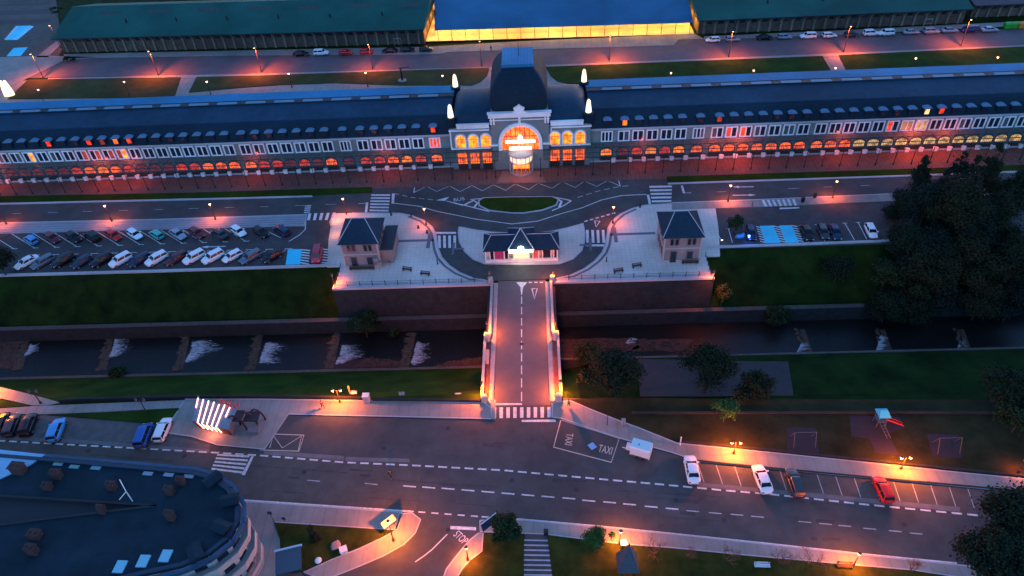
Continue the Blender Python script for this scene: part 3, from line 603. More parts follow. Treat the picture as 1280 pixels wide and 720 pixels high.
# ================================================================= THE STATION
ST = thing('railway_station', 'very long slate-roofed railway station with domed centre and lit arched windows', 'station', (0, 10, 0))
so3 = (0, 10, 0)
def part(name, mb, m, parent=None, smooth=False): return mb.build(name, m, parent or ST, smooth)
XE = 132.0
for sg in (-1, 1):
    a, b = sorted((sg*15, sg*XE))
    mb = MB(so3); mb.box(a, b, 9.9, 25.5, 0, 8.35); part('wall', mb, STONE)
    mb = MB(so3); mb.box(a, b, 9.55, 9.9, 8.0, 8.45); mb.box(a, b, 9.7, 9.9, 4.75, 5.0); mb.box(a, b, 9.6, 9.9, 0, .5); part('cornice', mb, mat('cornice_stone', (.33, .38, .42), .8, noise=.1, scale=1, coords='World'))
    mb = MB(so3); mb.xprof([(9.6, 8.46), (10.2, 10.2), (11.2, 11.5), (12.4, 11.9), (12.4, 8.46)], a, b); part('mansard', mb, SLATE_D)
    mb = MB(so3); mb.xprof([(12.2, 11.85), (18.6, 12.75), (18.6, 8.5), (12.2, 8.5)], a, b); part('roof', mb, SLATE)
    mb = MB(so3); mb.xprof([(18.6, 12.45), (22.4, 12.0), (22.4, 8.5), (18.6, 8.5)], a, b); mb.box(a, b, 18.58, 18.8, 12.3, 13.0); part('rear_roof', mb, SLATE_D)
    mb = MB(so3); mb.xprof([(22.4, 12.05), (25.9, 12.15), (25.9, 8.4), (22.4, 8.4)], a, b); part('rear_canopy', mb, ZINC)
    k = 0; x = 18.5
    while x < XE-4:
        mb = MB(so3); xa, xb = sorted((sg*x, sg*(x+4.4))); mb.add([(xa, 19.2, 12.55), (xb, 19.2, 12.55), (xb, 20.7, 12.62), (xa, 20.7, 12.62), (xa, 19.2, 12.2), (xb, 19.2, 12.2), (xb, 20.7, 12.2), (xa, 20.7, 12.2)], [(0, 1, 2, 3), (4, 5, 1, 0), (1, 5, 6, 2), (3, 2, 6, 7), (0, 3, 7, 4)])
        part('skylight', mb, mat('skylight_glass', (.10, .20, .27), .6)); x += 6.6
# prototypes: windows, dormers, arches
def proto(name, f, m, loc): mb = MB(); f(mb); o = mb.build(name, m, ST); o.location = loc; return o
def mkwin(n):
    w = 2.55; mb = MB(); h0, h1 = 5.1, 7.75
    mb.box(-w/2, w/2, -.28, -.1, h0, h0+.25); mb.box(-w/2, w/2, -.28, -.1, h1-.28, h1)
    pw = (w-.25*(n+1))/n; gap = .25
    for i in range(n+1): x = -w/2 + i*(pw+gap); mb.box(x, x+gap, -.26, -.1, h0+.25, h1-.28)
    o = mb.build('window', STONEW, ST)
    p = []
    for i in range(n):
        mb = MB(); x = -w/2+gap+i*(pw+gap); mb.box(x, x+pw, -.16, -.11, h0+.25, h1-.28); pp = mb.build('pane', GLASSD, o); p.append(pp)
    return o
def put(src, x, panes=None):
    c = src.copy(); COL.objects.link(c); c.parent = ST; c.location = (x, 0, 0)
    i = 0
    for ch in list(src.children):
        d = ch.copy(); COL.objects.link(d); d.parent = c
        if ch.name.startswith('pane'):
            if panes and i < len(panes) and panes[i]:
                d.material_slots[0].link = 'OBJECT'; d.material_slots[0].material = panes[i]
            i += 1
    return c
w2 = mkwin(2); w3 = mkwin(3)
def mkdormer():
    mb = MB(); mb.box(-.75, .75, -.55, 1.4, 9.0, 10.45); o = mb.build('dormer', SLATE_D, ST)
    mb = MB(); prof = [(-.95, 10.45), (-.8, 10.62), (-.45, 10.75), (0, 10.8), (.45, 10.75), (.8, 10.62), (.95, 10.45)]; mb.yprof(prof, -.72, 1.2); mb.build('hood', mat('dormer_zinc', (.09, .19, .29), .6, noise=.1, scale=2), o)
    mb = MB(); mb.box(-.45, .45, -.6, -.55, 9.2, 10.3); mb.build('pane', GLASSD, o); return o
def mkarch():
    w = 1.15; mb = MB(); N = 8
    arc = [(-w, 0.3), (w, 0.3)] + [(w*math.cos(math.pi*k/N), 2.6 + .9*math.sin(math.pi*k/N)) for k in range(N+1)]
    big = [(-w-.3, 0.3), (w+.3, 0.3)] + [((w+.3)*math.cos(math.pi*k/N), 2.6 + 1.2*math.sin(math.pi*k/N)) for k in range(N+1)]
    mb.yprof(big, -.16, -.02); o = mb.build('arch_window', mat('arch_stone', (.05, .055, .06), .85, noise=.2, scale=1), ST)
    mb = MB(); mb.yprof([(-w, 1.75), (w, 1.75)] + [(w*math.cos(math.pi*k/N), 2.6 + .7*math.sin(math.pi*k/N)) for k in range(N+1)], -.22, -.165); mb.build('pane', LIT_O, o)
    mb = MB()
    for x in (-.75, -.38, 0, .38, .75): mb.box(x-.035, x+.035, -.27, -.225, 1.35, 3.35)
    mb.box(-w, w, -.28, -.225, 2.5, 2.62); mb.box(-w, w, -.30, -.18, .3, 1.74); mb.build('muntins', mat('door_dark', (.025, .02, .02), .6), o); return o
dm = mkdormer(); ar = mkarch()
def mkplinth(): mb = MB(); mb.box(-.42, .42, -.75, -.1, 0, .85); mb.box(-.5, .5, -.8, -.1, .85, .98); return mb.build('plinth', STONEW, ST)
pli = mkplinth()
bays = [(18.9, 3)] + [(22.6+3.08*k, 2) for k in range(5)] + [(38.8, 3)] + [(42.8+3.08*k, 2) for k in range(7)] + [(65.0+3.05*k, 2) for k in range(18)]
litR = {1: (9, 'O'), }
rr = random.Random(3); BLIND = mat('window_blind', (.07, .085, .10), .5, noise=.3, scale=1.5)
for sg in (-1, 1):
    for i, (x, n) in enumerate(bays):
        X = sg*x; panes = None
        if sg > 0:
            if i == 8: panes = [LIT_R, None]
            elif i == 9: panes = [LIT_R, None]
            elif i in (20,): panes = [mat('window_lit_amber_dim', (.1, .06, .02), .5, emit=(1, .5, .22), es=.05)]*2
            elif i in (21,): panes = [mat('window_lit_amber_half', (.1, .06, .02), .5, emit=(1, .6, .3), es=.1)]*2
            elif i == 19: panes = [LIT_R, None]
        else:
            if i == 0: panes = [LIT_R]*3
            elif i == 29: panes = [None, LIT_W]
            elif i == 22: panes = [LIT_DIM, LIT_W]
            elif i in (23, 24, 25): panes = [None, LIT_DIM]
        if panes is None and rr.random() < .4: panes = [BLIND if rr.random() < .55 else None for q in range(n)]
        put(w3 if n == 3 else w2, X, panes)
        dp = None
        if sg > 0: dp = {1: LIT_O, 7: LIT_DIM, 21: LIT_Y, 22: LIT_R}.get(i)
        else: dp = {0: LIT_R, 21: LIT_R, 22: LIT_O, 24: LIT_R, 27: LIT_R, 23: LIT_DIM}.get(i)
        put(dm, X, [dp])
        # arcade light, as read along the front
        if sg > 0: am = {0: LIT_W, 1: LIT_DIM, 2: LIT_R, 3: LIT_W, 4: LIT_R, 5: LIT_W}.get(i, LIT_O if i < 17 else (LIT_Y if i < 29 else LIT_DIM))
        else:
            am = LIT_DIM if i > 26 else ({0: LIT_O, 1: LIT_R, 2: LIT_W, 6: LIT_DIM, 8: LIT_DIM, 10: LIT_DIM}.get(i, LIT_O if rr.random() < .45 else LIT_R))
            if i in (24, 25, 23): am = LIT_W if i == 24 else LIT_O
            if 18 < i < 22: am = LIT_DIM
        put(ar, X, [am])
        c = pli.copy(); COL.objects.link(c); c.location = (X+sg*1.62, 0, 0)
w2.location = (sg*(65.0+3.05*18), 0, 0); dm.location = (65.0+3.05*18, 0, 0); ar.location = (65.0+3.05*18, 0, 0); w3.location = (65.0+3.05*19+.3, 0, 0); pli.location = (65+3.05*18+1.6, 0, 0)
# front marquee of iron and glass
mg = bpy.data.materials.new('marquee_glass'); mg.use_nodes = True; n = mg.node_tree; n.nodes.clear()
tr = n.nodes.new('ShaderNodeBsdfTransparent'); tr.inputs[0].default_value = (.72, .80, .76, 1)
gl = n.nodes.new('ShaderNodeBsdfPrincipled'); gl.inputs['Base Color'].default_value = (.05, .11, .12, 1); gl.inputs['Roughness'].default_value = .3
mxs = n.nodes.new('ShaderNodeMixShader'); mxs.inputs[0].default_value = .36; oo = n.nodes.new('ShaderNodeOutputMaterial')
n.links.new(tr.outputs[0], mxs.inputs[1]); n.links.new(gl.outputs[0], mxs.inputs[2]); n.links.new(mxs.outputs[0], oo.inputs[0])
mb = MB(so3)
for sg in (-1, 1):
    a, b = sorted((sg*4.9, sg*XE)); mb.add([(a, 4.3, 4.55), (b, 4.3, 4.55), (b, 9.5, 5.15), (a, 9.5, 5.15)], [(0, 1, 2, 3)])
part('marquee_glass', mb, mg)
mb = MB(so3)
for sg in (-1, 1):
    a, b = sorted((sg*4.9, sg*XE))
    for y, z in ((4.3, 4.5), (6.0, 4.7), (7.8, 4.9), (9.45, 5.1)): mb.box(a, b, y-.04, y+.04, z-.06, z+.04)
    x = 4.9
    while x < XE: mb.tube((sg*x, 4.3, 4.53), (sg*x, 9.5, 5.13), .035, n=4); x += 1.9
part('marquee_frame', mb, IRON)
pm = MB(); pm.lathe([(.16, 0), (.16, .4), (.08, .55), (.075, 4.2), (.14, 4.35), (.14, 4.5)], (0, 0, 0), 8)
post = pm.build('marquee_post', IRON, ST); post.location = (-5.7, -5.5, .12)
k = 0
for sg in (-1, 1):
    x = 7.7 if sg < 0 else 4.2
    while x < XE-2:
        c = post.copy(); COL.objects.link(c); c.parent = ST; c.location = (sg*x, -5.5, .12); x += 3.8
# centre block
mb = MB(so3); mb.box(-15.2, 15.2, 8.7, 26, 0, 10.3); part('wall', mb, STONE)
for sg in (-1, 1):
    mb = MB(so3); a, b = sorted((sg*6.6, sg*15.4)); mb.box(a, b, 8.3, 8.7, 9.7, 10.0); a, b = sorted((sg*6.6, sg*13.6)); mb.box(a, b, 8.25, 8.75, 10.3, 11.15); mb.box(a-.1, b+.1, 8.15, 8.85, 11.15, 11.3)
    a, b = sorted((sg*6.6, sg*15.3)); mb.box(a, b, 8.45, 8.7, 5.2, 5.5); mb.box(a, a+.3, 8.5, 8.72, 5.5, 9.7); part('parapet', mb, STONEW)
# curved slate roofs beside the tower
for sg in (-1, 1):
    mb = MB(so3); NX, NY = 12, 14; vs = []
    for i in range(NX+1):
        u = i/NX; x = sg*(5.8 + 9.3*u)
        for j in range(NY+1):
            v = -1 + 2*j/NY; e = max(0, (u-.6)/.4)
            h = (1-abs(v)**2.4)**.55 * (1-e**2.2)**.5 if e < 1 else 0
            vs.append((x, 17.3 + 8.4*v, 10.3 + 3.1*h))
    fs = [(i*(NY+1)+j, (i+1)*(NY+1)+j, (i+1)*(NY+1)+j+1, i*(NY+1)+j+1) for i in range(NX) for j in range(NY)]
    if sg < 0: fs = [f[::-1] for f in fs]
    mb.add(vs, fs); part('curved_roof', mb, SLATE, smooth=True)
# tower block with the great arch
mb = MB(so3); mb.box(-6.2, 6.2, 7.9, 25.6, 0, 13.2); part('tower_wall', mb, STONE)
mb = MB(so3); mb.box(-6.6, 6.6, 7.4, 8.2, 13.0, 13.9); mb.box(-6.8, 6.8, 7.25, 8.3, 13.9, 14.1); mb.box(-6.4, 6.4, 7.7, 7.9, 12.2, 12.4)
mb.yprof([(-1.6, 14.1), (1.6, 14.1), (.9, 14.5), (1.2, 15.1), (.5, 15.5), (0, 15.9), (-.5, 15.5), (-1.2, 15.1), (-.9, 14.5)], 7.4, 7.9)
for sg in (-1, 1):
    for x in (5.3, 5.9): a, b = sorted((sg*x, sg*(x+.35))); mb.box(a, b, 7.55, 7.9, 11.4, 12.9)
    a, b = sorted((sg*4.9, sg*6.5)); mb.box(a, b, 7.45, 7.9, 6.3, 6.6)
mb.box(-.25, .25, 7.4, 7.85, 11.2, 13)
part('tower_cornice', mb, STONEW)
def ring(mb, cx, cz, r0, r1, y0, y1, base, n=24, mi=None):
    vs = []; 
    for r in (r0, r1):
        for y in (y0, y1):
            vs += [(cx+r, y, base)] + [(cx + r*math.cos(math.pi*k/n), y, cz + r*math.sin(math.pi*k/n)) for k in range(n+1)] + [(cx-r, y, base)]
    m = n+3; fs = []
    for k in range(m-1):
        fs += [(k, k+1, 2*m+k+1, 2*m+k), (m+k, 3*m+k, 3*m+k+1, m+k+1), (2*m+k, 2*m+k+1, 3*m+k+1, 3*m+k), (k, m+k, m+k+1, k+1)]
    mb.add(vs, fs, mi)
mb = MB(so3); ring(mb, 0, 6.9, 4.0, 4.75, 7.35, 7.95, 5.2); part('great_arch', mb, STONEW)
mb = MB(so3); N = 20
mb.yprof([(-4, 5.2), (4, 5.2)] + [(4*math.cos(math.pi*k/N), 6.9+4*math.sin(math.pi*k/N)) for k in range(N+1)], 7.7, 7.9)
gw = part('great_window', mb, LIT_O)
mb = MB(so3)
for x in (-3, -2, -1, 0, 1, 2, 3): mb.box(x-.09, x+.09, 7.6, 7.72, 5.2, 6.9+math.sqrt(16-x*x)-.1)
for z in (6.9, 8.4): mb.box(-3.9 if z < 8 else -3.6, 3.9 if z < 8 else 3.6, 7.58, 7.72, z-.08, z+.08)
mb.build('glazing_bars', mat('red_bars', (.18, .03, .02), .6), gw)
SGN = mat('illuminated_sign', (.9, .9, .9), .4, emit=(1, .84, .70), es=.75)
mb = MB(so3); mb.box(-3.2, 3.2, 6.9, 7.2, 7.2, 7.75); mb.lathe([(.05, 8.1), (.45, 8.0), (.5, 8.5), (.3, 8.9), (.05, 9.1)], (0, 7.05, 0), 12); mb.box(-2.4, 2.4, 6.8, 7.1, 5.6, 6.2)
part('illuminated_sign', mb, SGN)
# glazed porch
mb = MB(so3); 
for k in range(9):
    t = math.pi*k/8; x = -2.6*math.cos(t)*1.0; y = 7.4 - 2.6*math.sin(t)
    mb.tube((x, y, .12), (x, y, 4.6), .09, n=6)
mb.lathe([(2.7, 4.4), (2.75, 4.6), (2.5, 4.75), (1.2, 5.1), (.2, 5.2)], (0, 7.5, 0), 20)
ring_pts = [(-2.62*math.cos(math.pi*k/16), 7.4-2.62*math.sin(math.pi*k/16)) for k in range(17)]
mb.wallline(ring_pts, .12, 2.9, 3.1); mb.wallline(ring_pts, .16, .12, .5)
pp = part('porch', mb, mat('porch_paint', (.30, .31, .32), .6, noise=.1, scale=2))
mb = MB(so3); mb.wallline([(-2.5*math.cos(math.pi*k/10), 7.5-2.5*math.sin(math.pi*k/10)) for k in range(11)], .03, 3.1, 4.4)
mb.build('transom_glass', mat('porch_lit_glass', (.5, .4, .3), .5, emit=(1, .60, .38), es=.24), pp)
mb = MB(so3); mb.box(-1.9, 1.9, 7.7, 7.85, .3, 4.0); part('doorway', mb, LIT_W)
for sg in (-1, 1):
    for x in (7.5, 10.25, 13.0):
        X = sg*x
        mb = MB(so3); ring(mb, X, 7.7, .95, 1.3, 8.4, 8.7, 5.6, 12); part('arch_surround', mb, STONEW)
        mb = MB(so3); mb.yprof([(X-.95, 5.7), (X+.95, 5.7)] + [(X+.95*math.cos(math.pi*k/10), 7.7+.95*math.sin(math.pi*k/10)) for k in range(11)], 8.5, 8.62); q = part('arched_window', mb, LIT_W)
        mb = MB(so3); mb.box(X-.04, X+.04, 8.42, 8.5, 5.7, 8.5); mb.box(X-.9, X+.9, 8.42, 8.5, 7.6, 7.7); mb.build('muntins', MC['red_bars'], q)
        mb = MB(so3); mb.box(X-.95, X+.95, 8.5, 8.62, 1.6, 4.1); q = part('arcade_window', mb, LIT_O)
        mb = MB(so3)
        for dx in (-.5, 0, .5): mb.box(X+dx-.05, X+dx+.05, 8.42, 8.5, 1.6, 4.1)
        mb.box(X-.95, X+.95, 8.41, 8.5, 2.9, 3.02); mb.box(X-1.0, X+1.0, 8.38, 8.62, .3, 1.55); mb.build('muntins', MC['door_dark'], q)
# dome
mb = MB(so3); vs = []; NZ = 14; NP = 36
prof = [(14.1, 1.0), (14.6, 1.03), (15.5, 1.05), (16.5, 1.04), (17.5, 1.01), (18.5, .96), (19.5, .885), (20.3, .80), (21.0, .70), (21.5, .61), (21.8, .56)]
for z, sc in prof:
    hx = 5.95*sc; hy = 8.3*sc; 
    for i in range(NP):
        t = 2*math.pi*i/NP; c, s = math.cos(t), math.sin(t); e = .14
        vs.append((math.copysign(abs(c)**e, c)*hx, 16.8 + math.copysign(abs(s)**e, s)*hy, z))
fs = [(k*NP+i, k*NP+(i+1)%NP, (k+1)*NP+(i+1)%NP, (k+1)*NP+i) for k in range(len(prof)-1) for i in range(NP)] + [[(len(prof)-1)*NP+i for i in range(NP)]]
mb.add(vs, fs); part('dome', mb, SLATE_D, smooth=True)
mb = MB(so3); mb.box(-3.35, 3.35, 12.6, 21.2, 21.7, 22.5); part('dome_cap', mb, ZINC)
mb = MB(so3); mb.tube((0.2, 17, 22.5), (.2, 17, 26.5), .08, .03); part('flagpole', mb, POLE)
for sg in (-1, 1):
    for y in (9.6, 24.4):
        mb = MB(so3); mb.lathe([(1.05, 10.3), (1.05, 12.2), (1.2, 12.3), (1.15, 12.5), (.85, 12.6)], (sg*14.75, y, 0), 8); pn = part('pinnacle', mb, SLATE_D)
        mb = MB(so3); mb.lathe([(.62, 12.6), (.58, 13.5), (.46, 14.4), (.34, 15.2), (.1, 15.5)], (sg*14.75, y, 0), 10); mb.build('beacon', BEAC, pn)
# end pavilion of the left wing
mb = MB(so3); mb.box(-132, -119.5, 9.1, 26, 0, 9.2); part('wall', mb, STONE)
mb = MB(so3)
for z in (1.0, 5.2): mb.box(-123, -120.4, 8.9, 9.1, z, z+2.6)
part('end_window', mb, STONEW)
def light(name, kind, loc, energy, col=LAMP, size=.15, rot=None, parent=None, sy=None):
    l = bpy.data.lights.new(name, kind); l.energy = energy; l.color = col
    if kind == 'AREA':
        l.size = size
        if sy: l.shape = 'RECTANGLE'; l.size_y = sy
    else: l.shadow_soft_size = size
    o = bpy.data.objects.new(name, l); COL.objects.link(o); o.location = loc
    if rot: o.rotation_euler = rot
    if parent: o.parent = parent
    return o
light('porch_light', 'POINT', (0, -6.6, 3.4), 60, (1, .20, .04), .3, parent=ST)
light('sign_light', 'POINT', (0, -4.6, 7.6), 9, (1, .75, .55), .3, parent=ST)
for x, e in [(-95, 90), (-88, 60), (-60, 40), (-120, 70), (48, 120), (42, 60), (70, 70), (85, 160), (92, 110), (-30, 40), (27, 40)]: light('arcade_light', 'POINT', (x, -2.4, 4.1), e*1.6, (1, .08, .025), .2, parent=ST)

# ================================================================= kiosk and the two pavilions on the plaza
HIPW = mat('ridge_flashing', (.30, .38, .44), .5)
ROOFK = mat('pavilion_slate', (.012, .034, .058), .7, spec=.1, noise=.2, scale=1.5, wave=[('Z', 2.5, .8)], coords='World')
WOODW = mat('kiosk_white_paint', (.62, .60, .57), .6, noise=.06, scale=2)
def hiproof(mb, x0, x1, y0, y1, z0, z1, rx0, rx1, ry0, ry1, th=.15):
    mb.add([(x0, y0, z0), (x1, y0, z0), (x1, y1, z0), (x0, y1, z0), (rx0, ry0, z1), (rx1, ry0, z1), (rx1, ry1, z1), (rx0, ry1, z1), (x0, y0, z0-th), (x1, y0, z0-th), (x1, y1, z0-th), (x0, y1, z0-th)],
           [(0, 1, 5, 4), (1, 2, 6, 5), (2, 3, 7, 6), (3, 0, 4, 7), (4, 5, 6, 7), (8, 11, 10, 9), (0, 8, 9, 1), (1, 9, 10, 2), (2, 10, 11, 3), (3, 11, 8, 0)])
def hips(mb, x0, x1, y0, y1, z0, z1, rx0, rx1, ry, r=.09):
    for a, b in (((x0, y0, z0), (rx0, ry, z1)), ((x1, y0, z0), (rx1, ry, z1)), ((rx0, ry, z1), (rx1, ry, z1)), ((x0, y1, z0), (rx0, ry, z1)), ((x1, y1, z0), (rx1, ry, z1))): mb.tube(a, b, r, n=5)
K = thing('ticket_kiosk', 'low white glazed kiosk with dark hipped roofs on the island before the bridge', 'kiosk', (0, -23, .12)); ko = (0, -23, .12)
mb = MB(ko); mb.box(-6.8, 6.9, -25.2, -20.3, .12, .75); mb.box(-6.8, 6.9, -25.0, -20.5, 2.75, 3.0); mb.box(-6.6, 6.7, -24.2, -20.6, .75, 2.75)
for x in (-6.7, -5.9, -5.1, -3.2, -2.4, -1.5, 1.5, 2.2, 3.3, 4.0, 5.6, 6.1, 6.75): mb.box(x-.1, x+.1, -25.15, -24.95, .75, 2.75)
mb.box(-2.1, 2.1, -25.35, -25.2, .12, .9); mb.build('wall', WOODW, K)
for x0, x1, m in [(-5.8, -5.2, GLASSD), (-5.0, -3.3, mat('kiosk_purple_poster', (.30, .03, .12), .5)), (-3.1, -2.5, GLASSD), (-1.4, 1.4, mat('kiosk_window_lit', (.5, .55, .35), .4, emit=(.62, .72, .38), es=.10)), (2.3, 3.2, mat('kiosk_window_red', (.5, .1, .07), .4)), (4.1, 5.5, GLASSD), (6.2, 6.65, GLASSD)]:
    mb = MB(ko); mb.box(x0, x1, -24.94, -24.85, .75 if m.name != 'kiosk_purple_poster' else .15, 2.7); mb.build('window_pane', m, K)
mb = MB(ko); hiproof(mb, -7.15, 7.2, -25.5, -19.9, 3.1, 4.7, -5.6, 5.6, -22.7, -22.7)
hiproof(mb, -2.5, 2.5, -25.9, -18.8, 3.35, 5.9, -.02, .02, -22.4, -22.4, .5); mb.build('roof', ROOFK, K)
mb = MB(ko); hips(mb, -7.15, 7.2, -25.5, -19.9, 3.14, 4.74, -5.6, 5.6, -22.7, .07); 
for sx in (-1, 1):
    for yy in (-25.9, -18.8): mb.tube((sx*2.5, yy, 3.4), (0, -22.4, 5.95), .09, n=5)
mb.build('ridge_cap', HIPW, K)
mb = MB(ko); mb.box(-2.2, 2.2, -26.05, -25.92, 3.0, 3.55); mb.lathe([(.05, 3.5), (.5, 3.6), (.55, 4.0), (.05, 4.3)], (0, -25.95, 0), 10); mb.build('lit_fascia', mat('kiosk_lit_fascia', (.9, .9, .8), .4, emit=(1, .96, .8), es=2.5), K)
light('kiosk_light', 'POINT', (0, -3.6, 2.6), 22, (1, .85, .55), .4, parent=K)
PST = mat('pavilion_render', (.20, .195, .19), .85, noise=.15, scale=.7, coords='World')
def pavilion(xa, xb, ya, yb, label, left):
    cx = (xa+xb)/2; P = thing('pavilion', label, 'pavilion', (cx, (ya+yb)/2, .12)); po = (cx, (ya+yb)/2, .12)
    mb = MB(po); mb.box(xa, xb, ya, yb, .12, 6.0); mb.build('wall', PST, P)
    mb = MB(po); mb.box(xa-.12, xb+.12, ya-.12, yb+.12, 3.2, 3.45); mb.box(xa-.1, xb+.1, ya-.1, yb+.1, .12, .6)
    for x in (xa, xb):
        for y in (ya, yb): mb.box(x-.14, x+.14, y-.14, y+.14, .6, 5.9)
    mb.build('quoins', mat('pavilion_trim', (.36, .34, .33), .85, noise=.1, scale=1, coords='World'), P)
    rx0, rx1 = (cx-1.3, cx+1.1); ry = (ya+yb)/2
    mb = MB(po); hiproof(mb, xa-.5, xb+.5, ya-.5, yb+.5, 6.1, 9.0, rx0, rx1, ry-.02, ry+.02); mb.build('roof', ROOFK, P)
    mb = MB(po); hips(mb, xa-.5, xb+.5, ya-.5, yb+.5, 6.13, 9.03, rx0, rx1, ry, .08); mb.build('ridge_cap', HIPW, P)
    ws = [cx-2.0, cx-1.1, cx+1.1, cx+2.0]
    for x in ws:
        mb = MB(po); mb.box(x-.32, x+.32, ya-.17, ya+.02, 4.1, 5.5); w = mb.build('window', mat('window_frame_grey', (.12, .11, .10), .7), P)
        mb = MB(po); mb.box(x-.24, x+.24, ya-.19, ya-.175, 4.18, 5.42); mb.build('pane', GLASSD, w)
    for x, z0, z1 in ((cx-1.5, .7 if left else .12, 2.7), (cx+1.5, .9, 2.6)):
        mb = MB(po); mb.box(x-.6, x+.6, ya-.17, ya+.02, z0, z1); w = mb.build('window', MC['window_frame_grey'], P)
        mb = MB(po); mb.box(x-.48, x+.48, ya-.19, ya-.175, z0+.1, z1-.1); mb.build('pane', GLASSD, w)
    for sx in ((xb, 1), (xa, -1)):
        for y in (ya+1.8, ya+3.6, ya+5.4):
            for z in (1.0, 4.1):
                mb = MB(po); a, b = sorted((sx[0]-.02*sx[1], sx[0]+.17*sx[1])); mb.box(a, b, y-.35, y+.35, z, z+1.4); w = mb.build('window', MC['window_frame_grey'], P)
                mb = MB(po); a, b = sorted((sx[0]+.172*sx[1], sx[0]+.19*sx[1])); mb.box(a, b, y-.26, y+.26, z+.1, z+1.3); mb.build('pane', GLASSD, w)
    if left:
        mb = MB(po); mb.box(xb, xb+2.3, ya+1.2, yb+1, .12, 3.4); mb.build('annex', PST, P); mb = MB(po); mb.box(xb+.15, xb+2.6, ya+.9, yb+1.3, 3.4, 3.6); mb.build('annex_roof', mat('flat_roof_dark', (.022, .026, .036), .8, noise=.2, scale=1), P)
        mb = MB(po); mb.tube((xb-.2, ya-.6, .12), (xb-.2, ya-.6, 3.4), .07); mb.box(xb-.9, xb-.1, ya-1.0, ya-.3, 2.2, 2.9); mb.box(xb-.5, xb+.2, ya-.7, ya-.2, 1.0, 1.8); mb.build('duct_unit', mat('duct_metal', (.2, .2, .21), .5), P)
    mb = MB(po); a, b = (cx-2.6, cx+2.2) if left else (cx+.1, cx+3.2); mb.box(a, b, ya-.9, ya-.55, .45, .52); mb.box(a, b, ya-.58, ya-.52, .55, .9); mb.box(a+.2, a+.3, ya-.85, ya-.55, .12, .45); mb.box(b-.3, b-.2, ya-.85, ya-.55, .12, .45); mb.build('wall_bench', WOODD, P)
    return P
pavilion(-33.4, -26.7, -25.5, -18.2, 'two-storey stone pavilion with hipped roof and flat-roofed annex on the left plaza', True)
pavilion(26.3, 32.9, -26.6, -19.2, 'two-storey stone pavilion with bright blue hipped roof on the right plaza', False)

# ================================================================= sheds behind the station
def depot(fl, fr, depth, h, ridge, label, roof, lean=0):
    a = Vector(fl); b = Vector(fr); d = (b-a).normalized(); nn = Vector((-d.y, d.x, 0)); L = (b-a).length
    T = thing('goods_depot', label, 'depot', tuple(a), math.atan2(d.y, d.x))
    mb = MB(); mb.box(0, L, 0, depth, 0, h); mb.build('wall', RUBBLE, T)
    mb = MB(); mb.add([(-.8, -2.0, h-.25), (L+.8, -2.0, h-.25), (L+.8, depth*.55, ridge), (-.8, depth*.55, ridge), (-.8, -2.0, h-.45), (L+.8, -2.0, h-.45), (L+.8, depth+1.5, h-.2), (-.8, depth+1.5, h-.2)],
        [(0, 1, 2, 3), (4, 5, 1, 0), (3, 2, 6, 7), (1, 5, 6, 2), (0, 3, 7, 4), (7, 6, 5, 4)]); mb.build('roof', roof, T)
    for k in range(int(L/16)):
        x = (k+.6)*16; mb = MB(); y = depth*.40; z = lerp(h-.25, ridge, (y+2)/(depth*.55+2)); mb.add([(x, y-.9, z-.2), (x+7, y-.9, z-.2), (x+7, y+.9, z+.28), (x, y+.9, z+.28), (x, y-.9, z-.5), (x+7, y-.9, z-.5), (x+7, y+.9, z-.1), (x, y+.9, z-.1)], [(0, 1, 2, 3), (4, 5, 1, 0), (1, 5, 6, 2), (3, 2, 6, 7), (0, 3, 7, 4)]); mb.build('roof_light', mat('roof_light_grimy', (.02, .035, .03), .6, noise=.5, scale=1), T)
        mb = MB(); mb.lathe([(.22, z-1.6), (.22, z-.2), (.4, z-.15), (.05, z+.15)], (x+11, y*.5, 0), 8); mb.build('roof_vent', IRON, T)
    mb = MB(); mb.box(-.6, L+.6, -2.18, -2.0, h-.52, h-.34); mb.build('gutter', IRON, T)
    n = int(L/3.1)
    pr = MB(); pr.add([(-.3, -1.9, h-.5), (.3, -1.9, h-.5), (.3, 0, h-.5), (-.3, 0, h-.5), (-.3, -.02, h-1.9), (.3, -.02, h-1.9), (.3, -.25, h-1.9), (-.3, -.25, h-1.9)], [(0, 1, 2, 3), (0, 7, 6, 1), (1, 6, 5, 2), (0, 3, 4, 7), (7, 4, 5, 6)])
    pr.box(-.3, .3, -.35, -.01, 0, h-1.9)
    b0 = pr.build('buttress', mat('depot_buttress', (.22, .16, .12), .95, noise=.3, scale=1, coords='World'), T)
    wn = MB(); wn.box(-.75, .75, -.06, .02, h-2.2, h-.7); w0 = wn.build('window', GLASSD, T)
    for k in range(n):
        x = (k+.5)*L/n
        if k == 0: b0.location.x = x; w0.location.x = x+L/n/2
        else:
            c = b0.copy(); COL.objects.link(c); c.location.x = x
            if k < n-1: c = w0.copy(); COL.objects.link(c); c.location.x = x+L/n/2
    return T
depot(G(80, 65.5), G(531, 54.5), 26, 5.4, 9.0, 'long low stone depot under a green roof, left of the lit blue shed', GREENR)
depot(G(872, 42.5), G(1203, 28.5), 26, 5.0, 8.2, 'long low stone depot under a green roof, right of the lit blue shed', GREENR)
depot(G(1212, 22), G(1500, 10), 20, 4.5, 6.5, 'dark brown roofed shed in the top right corner', mat('shed_roof_brown', (.05, .035, .045), .7, noise=.2, scale=.3, coords='World'))
T = thing('open_shed', 'long open shed glowing yellow under a plain blue roof, behind the station', 'shed', (10, 84, 0)); to = (10, 84, 0)
PLAS = mat('shed_plaster', (.75, .62, .36), .8, noise=.08, scale=1, coords='World')
mb = MB(to); mb.box(-26, 50.5, 85.5, 85.9, 0, 4.4); mb.build('back_wall', PLAS, T)
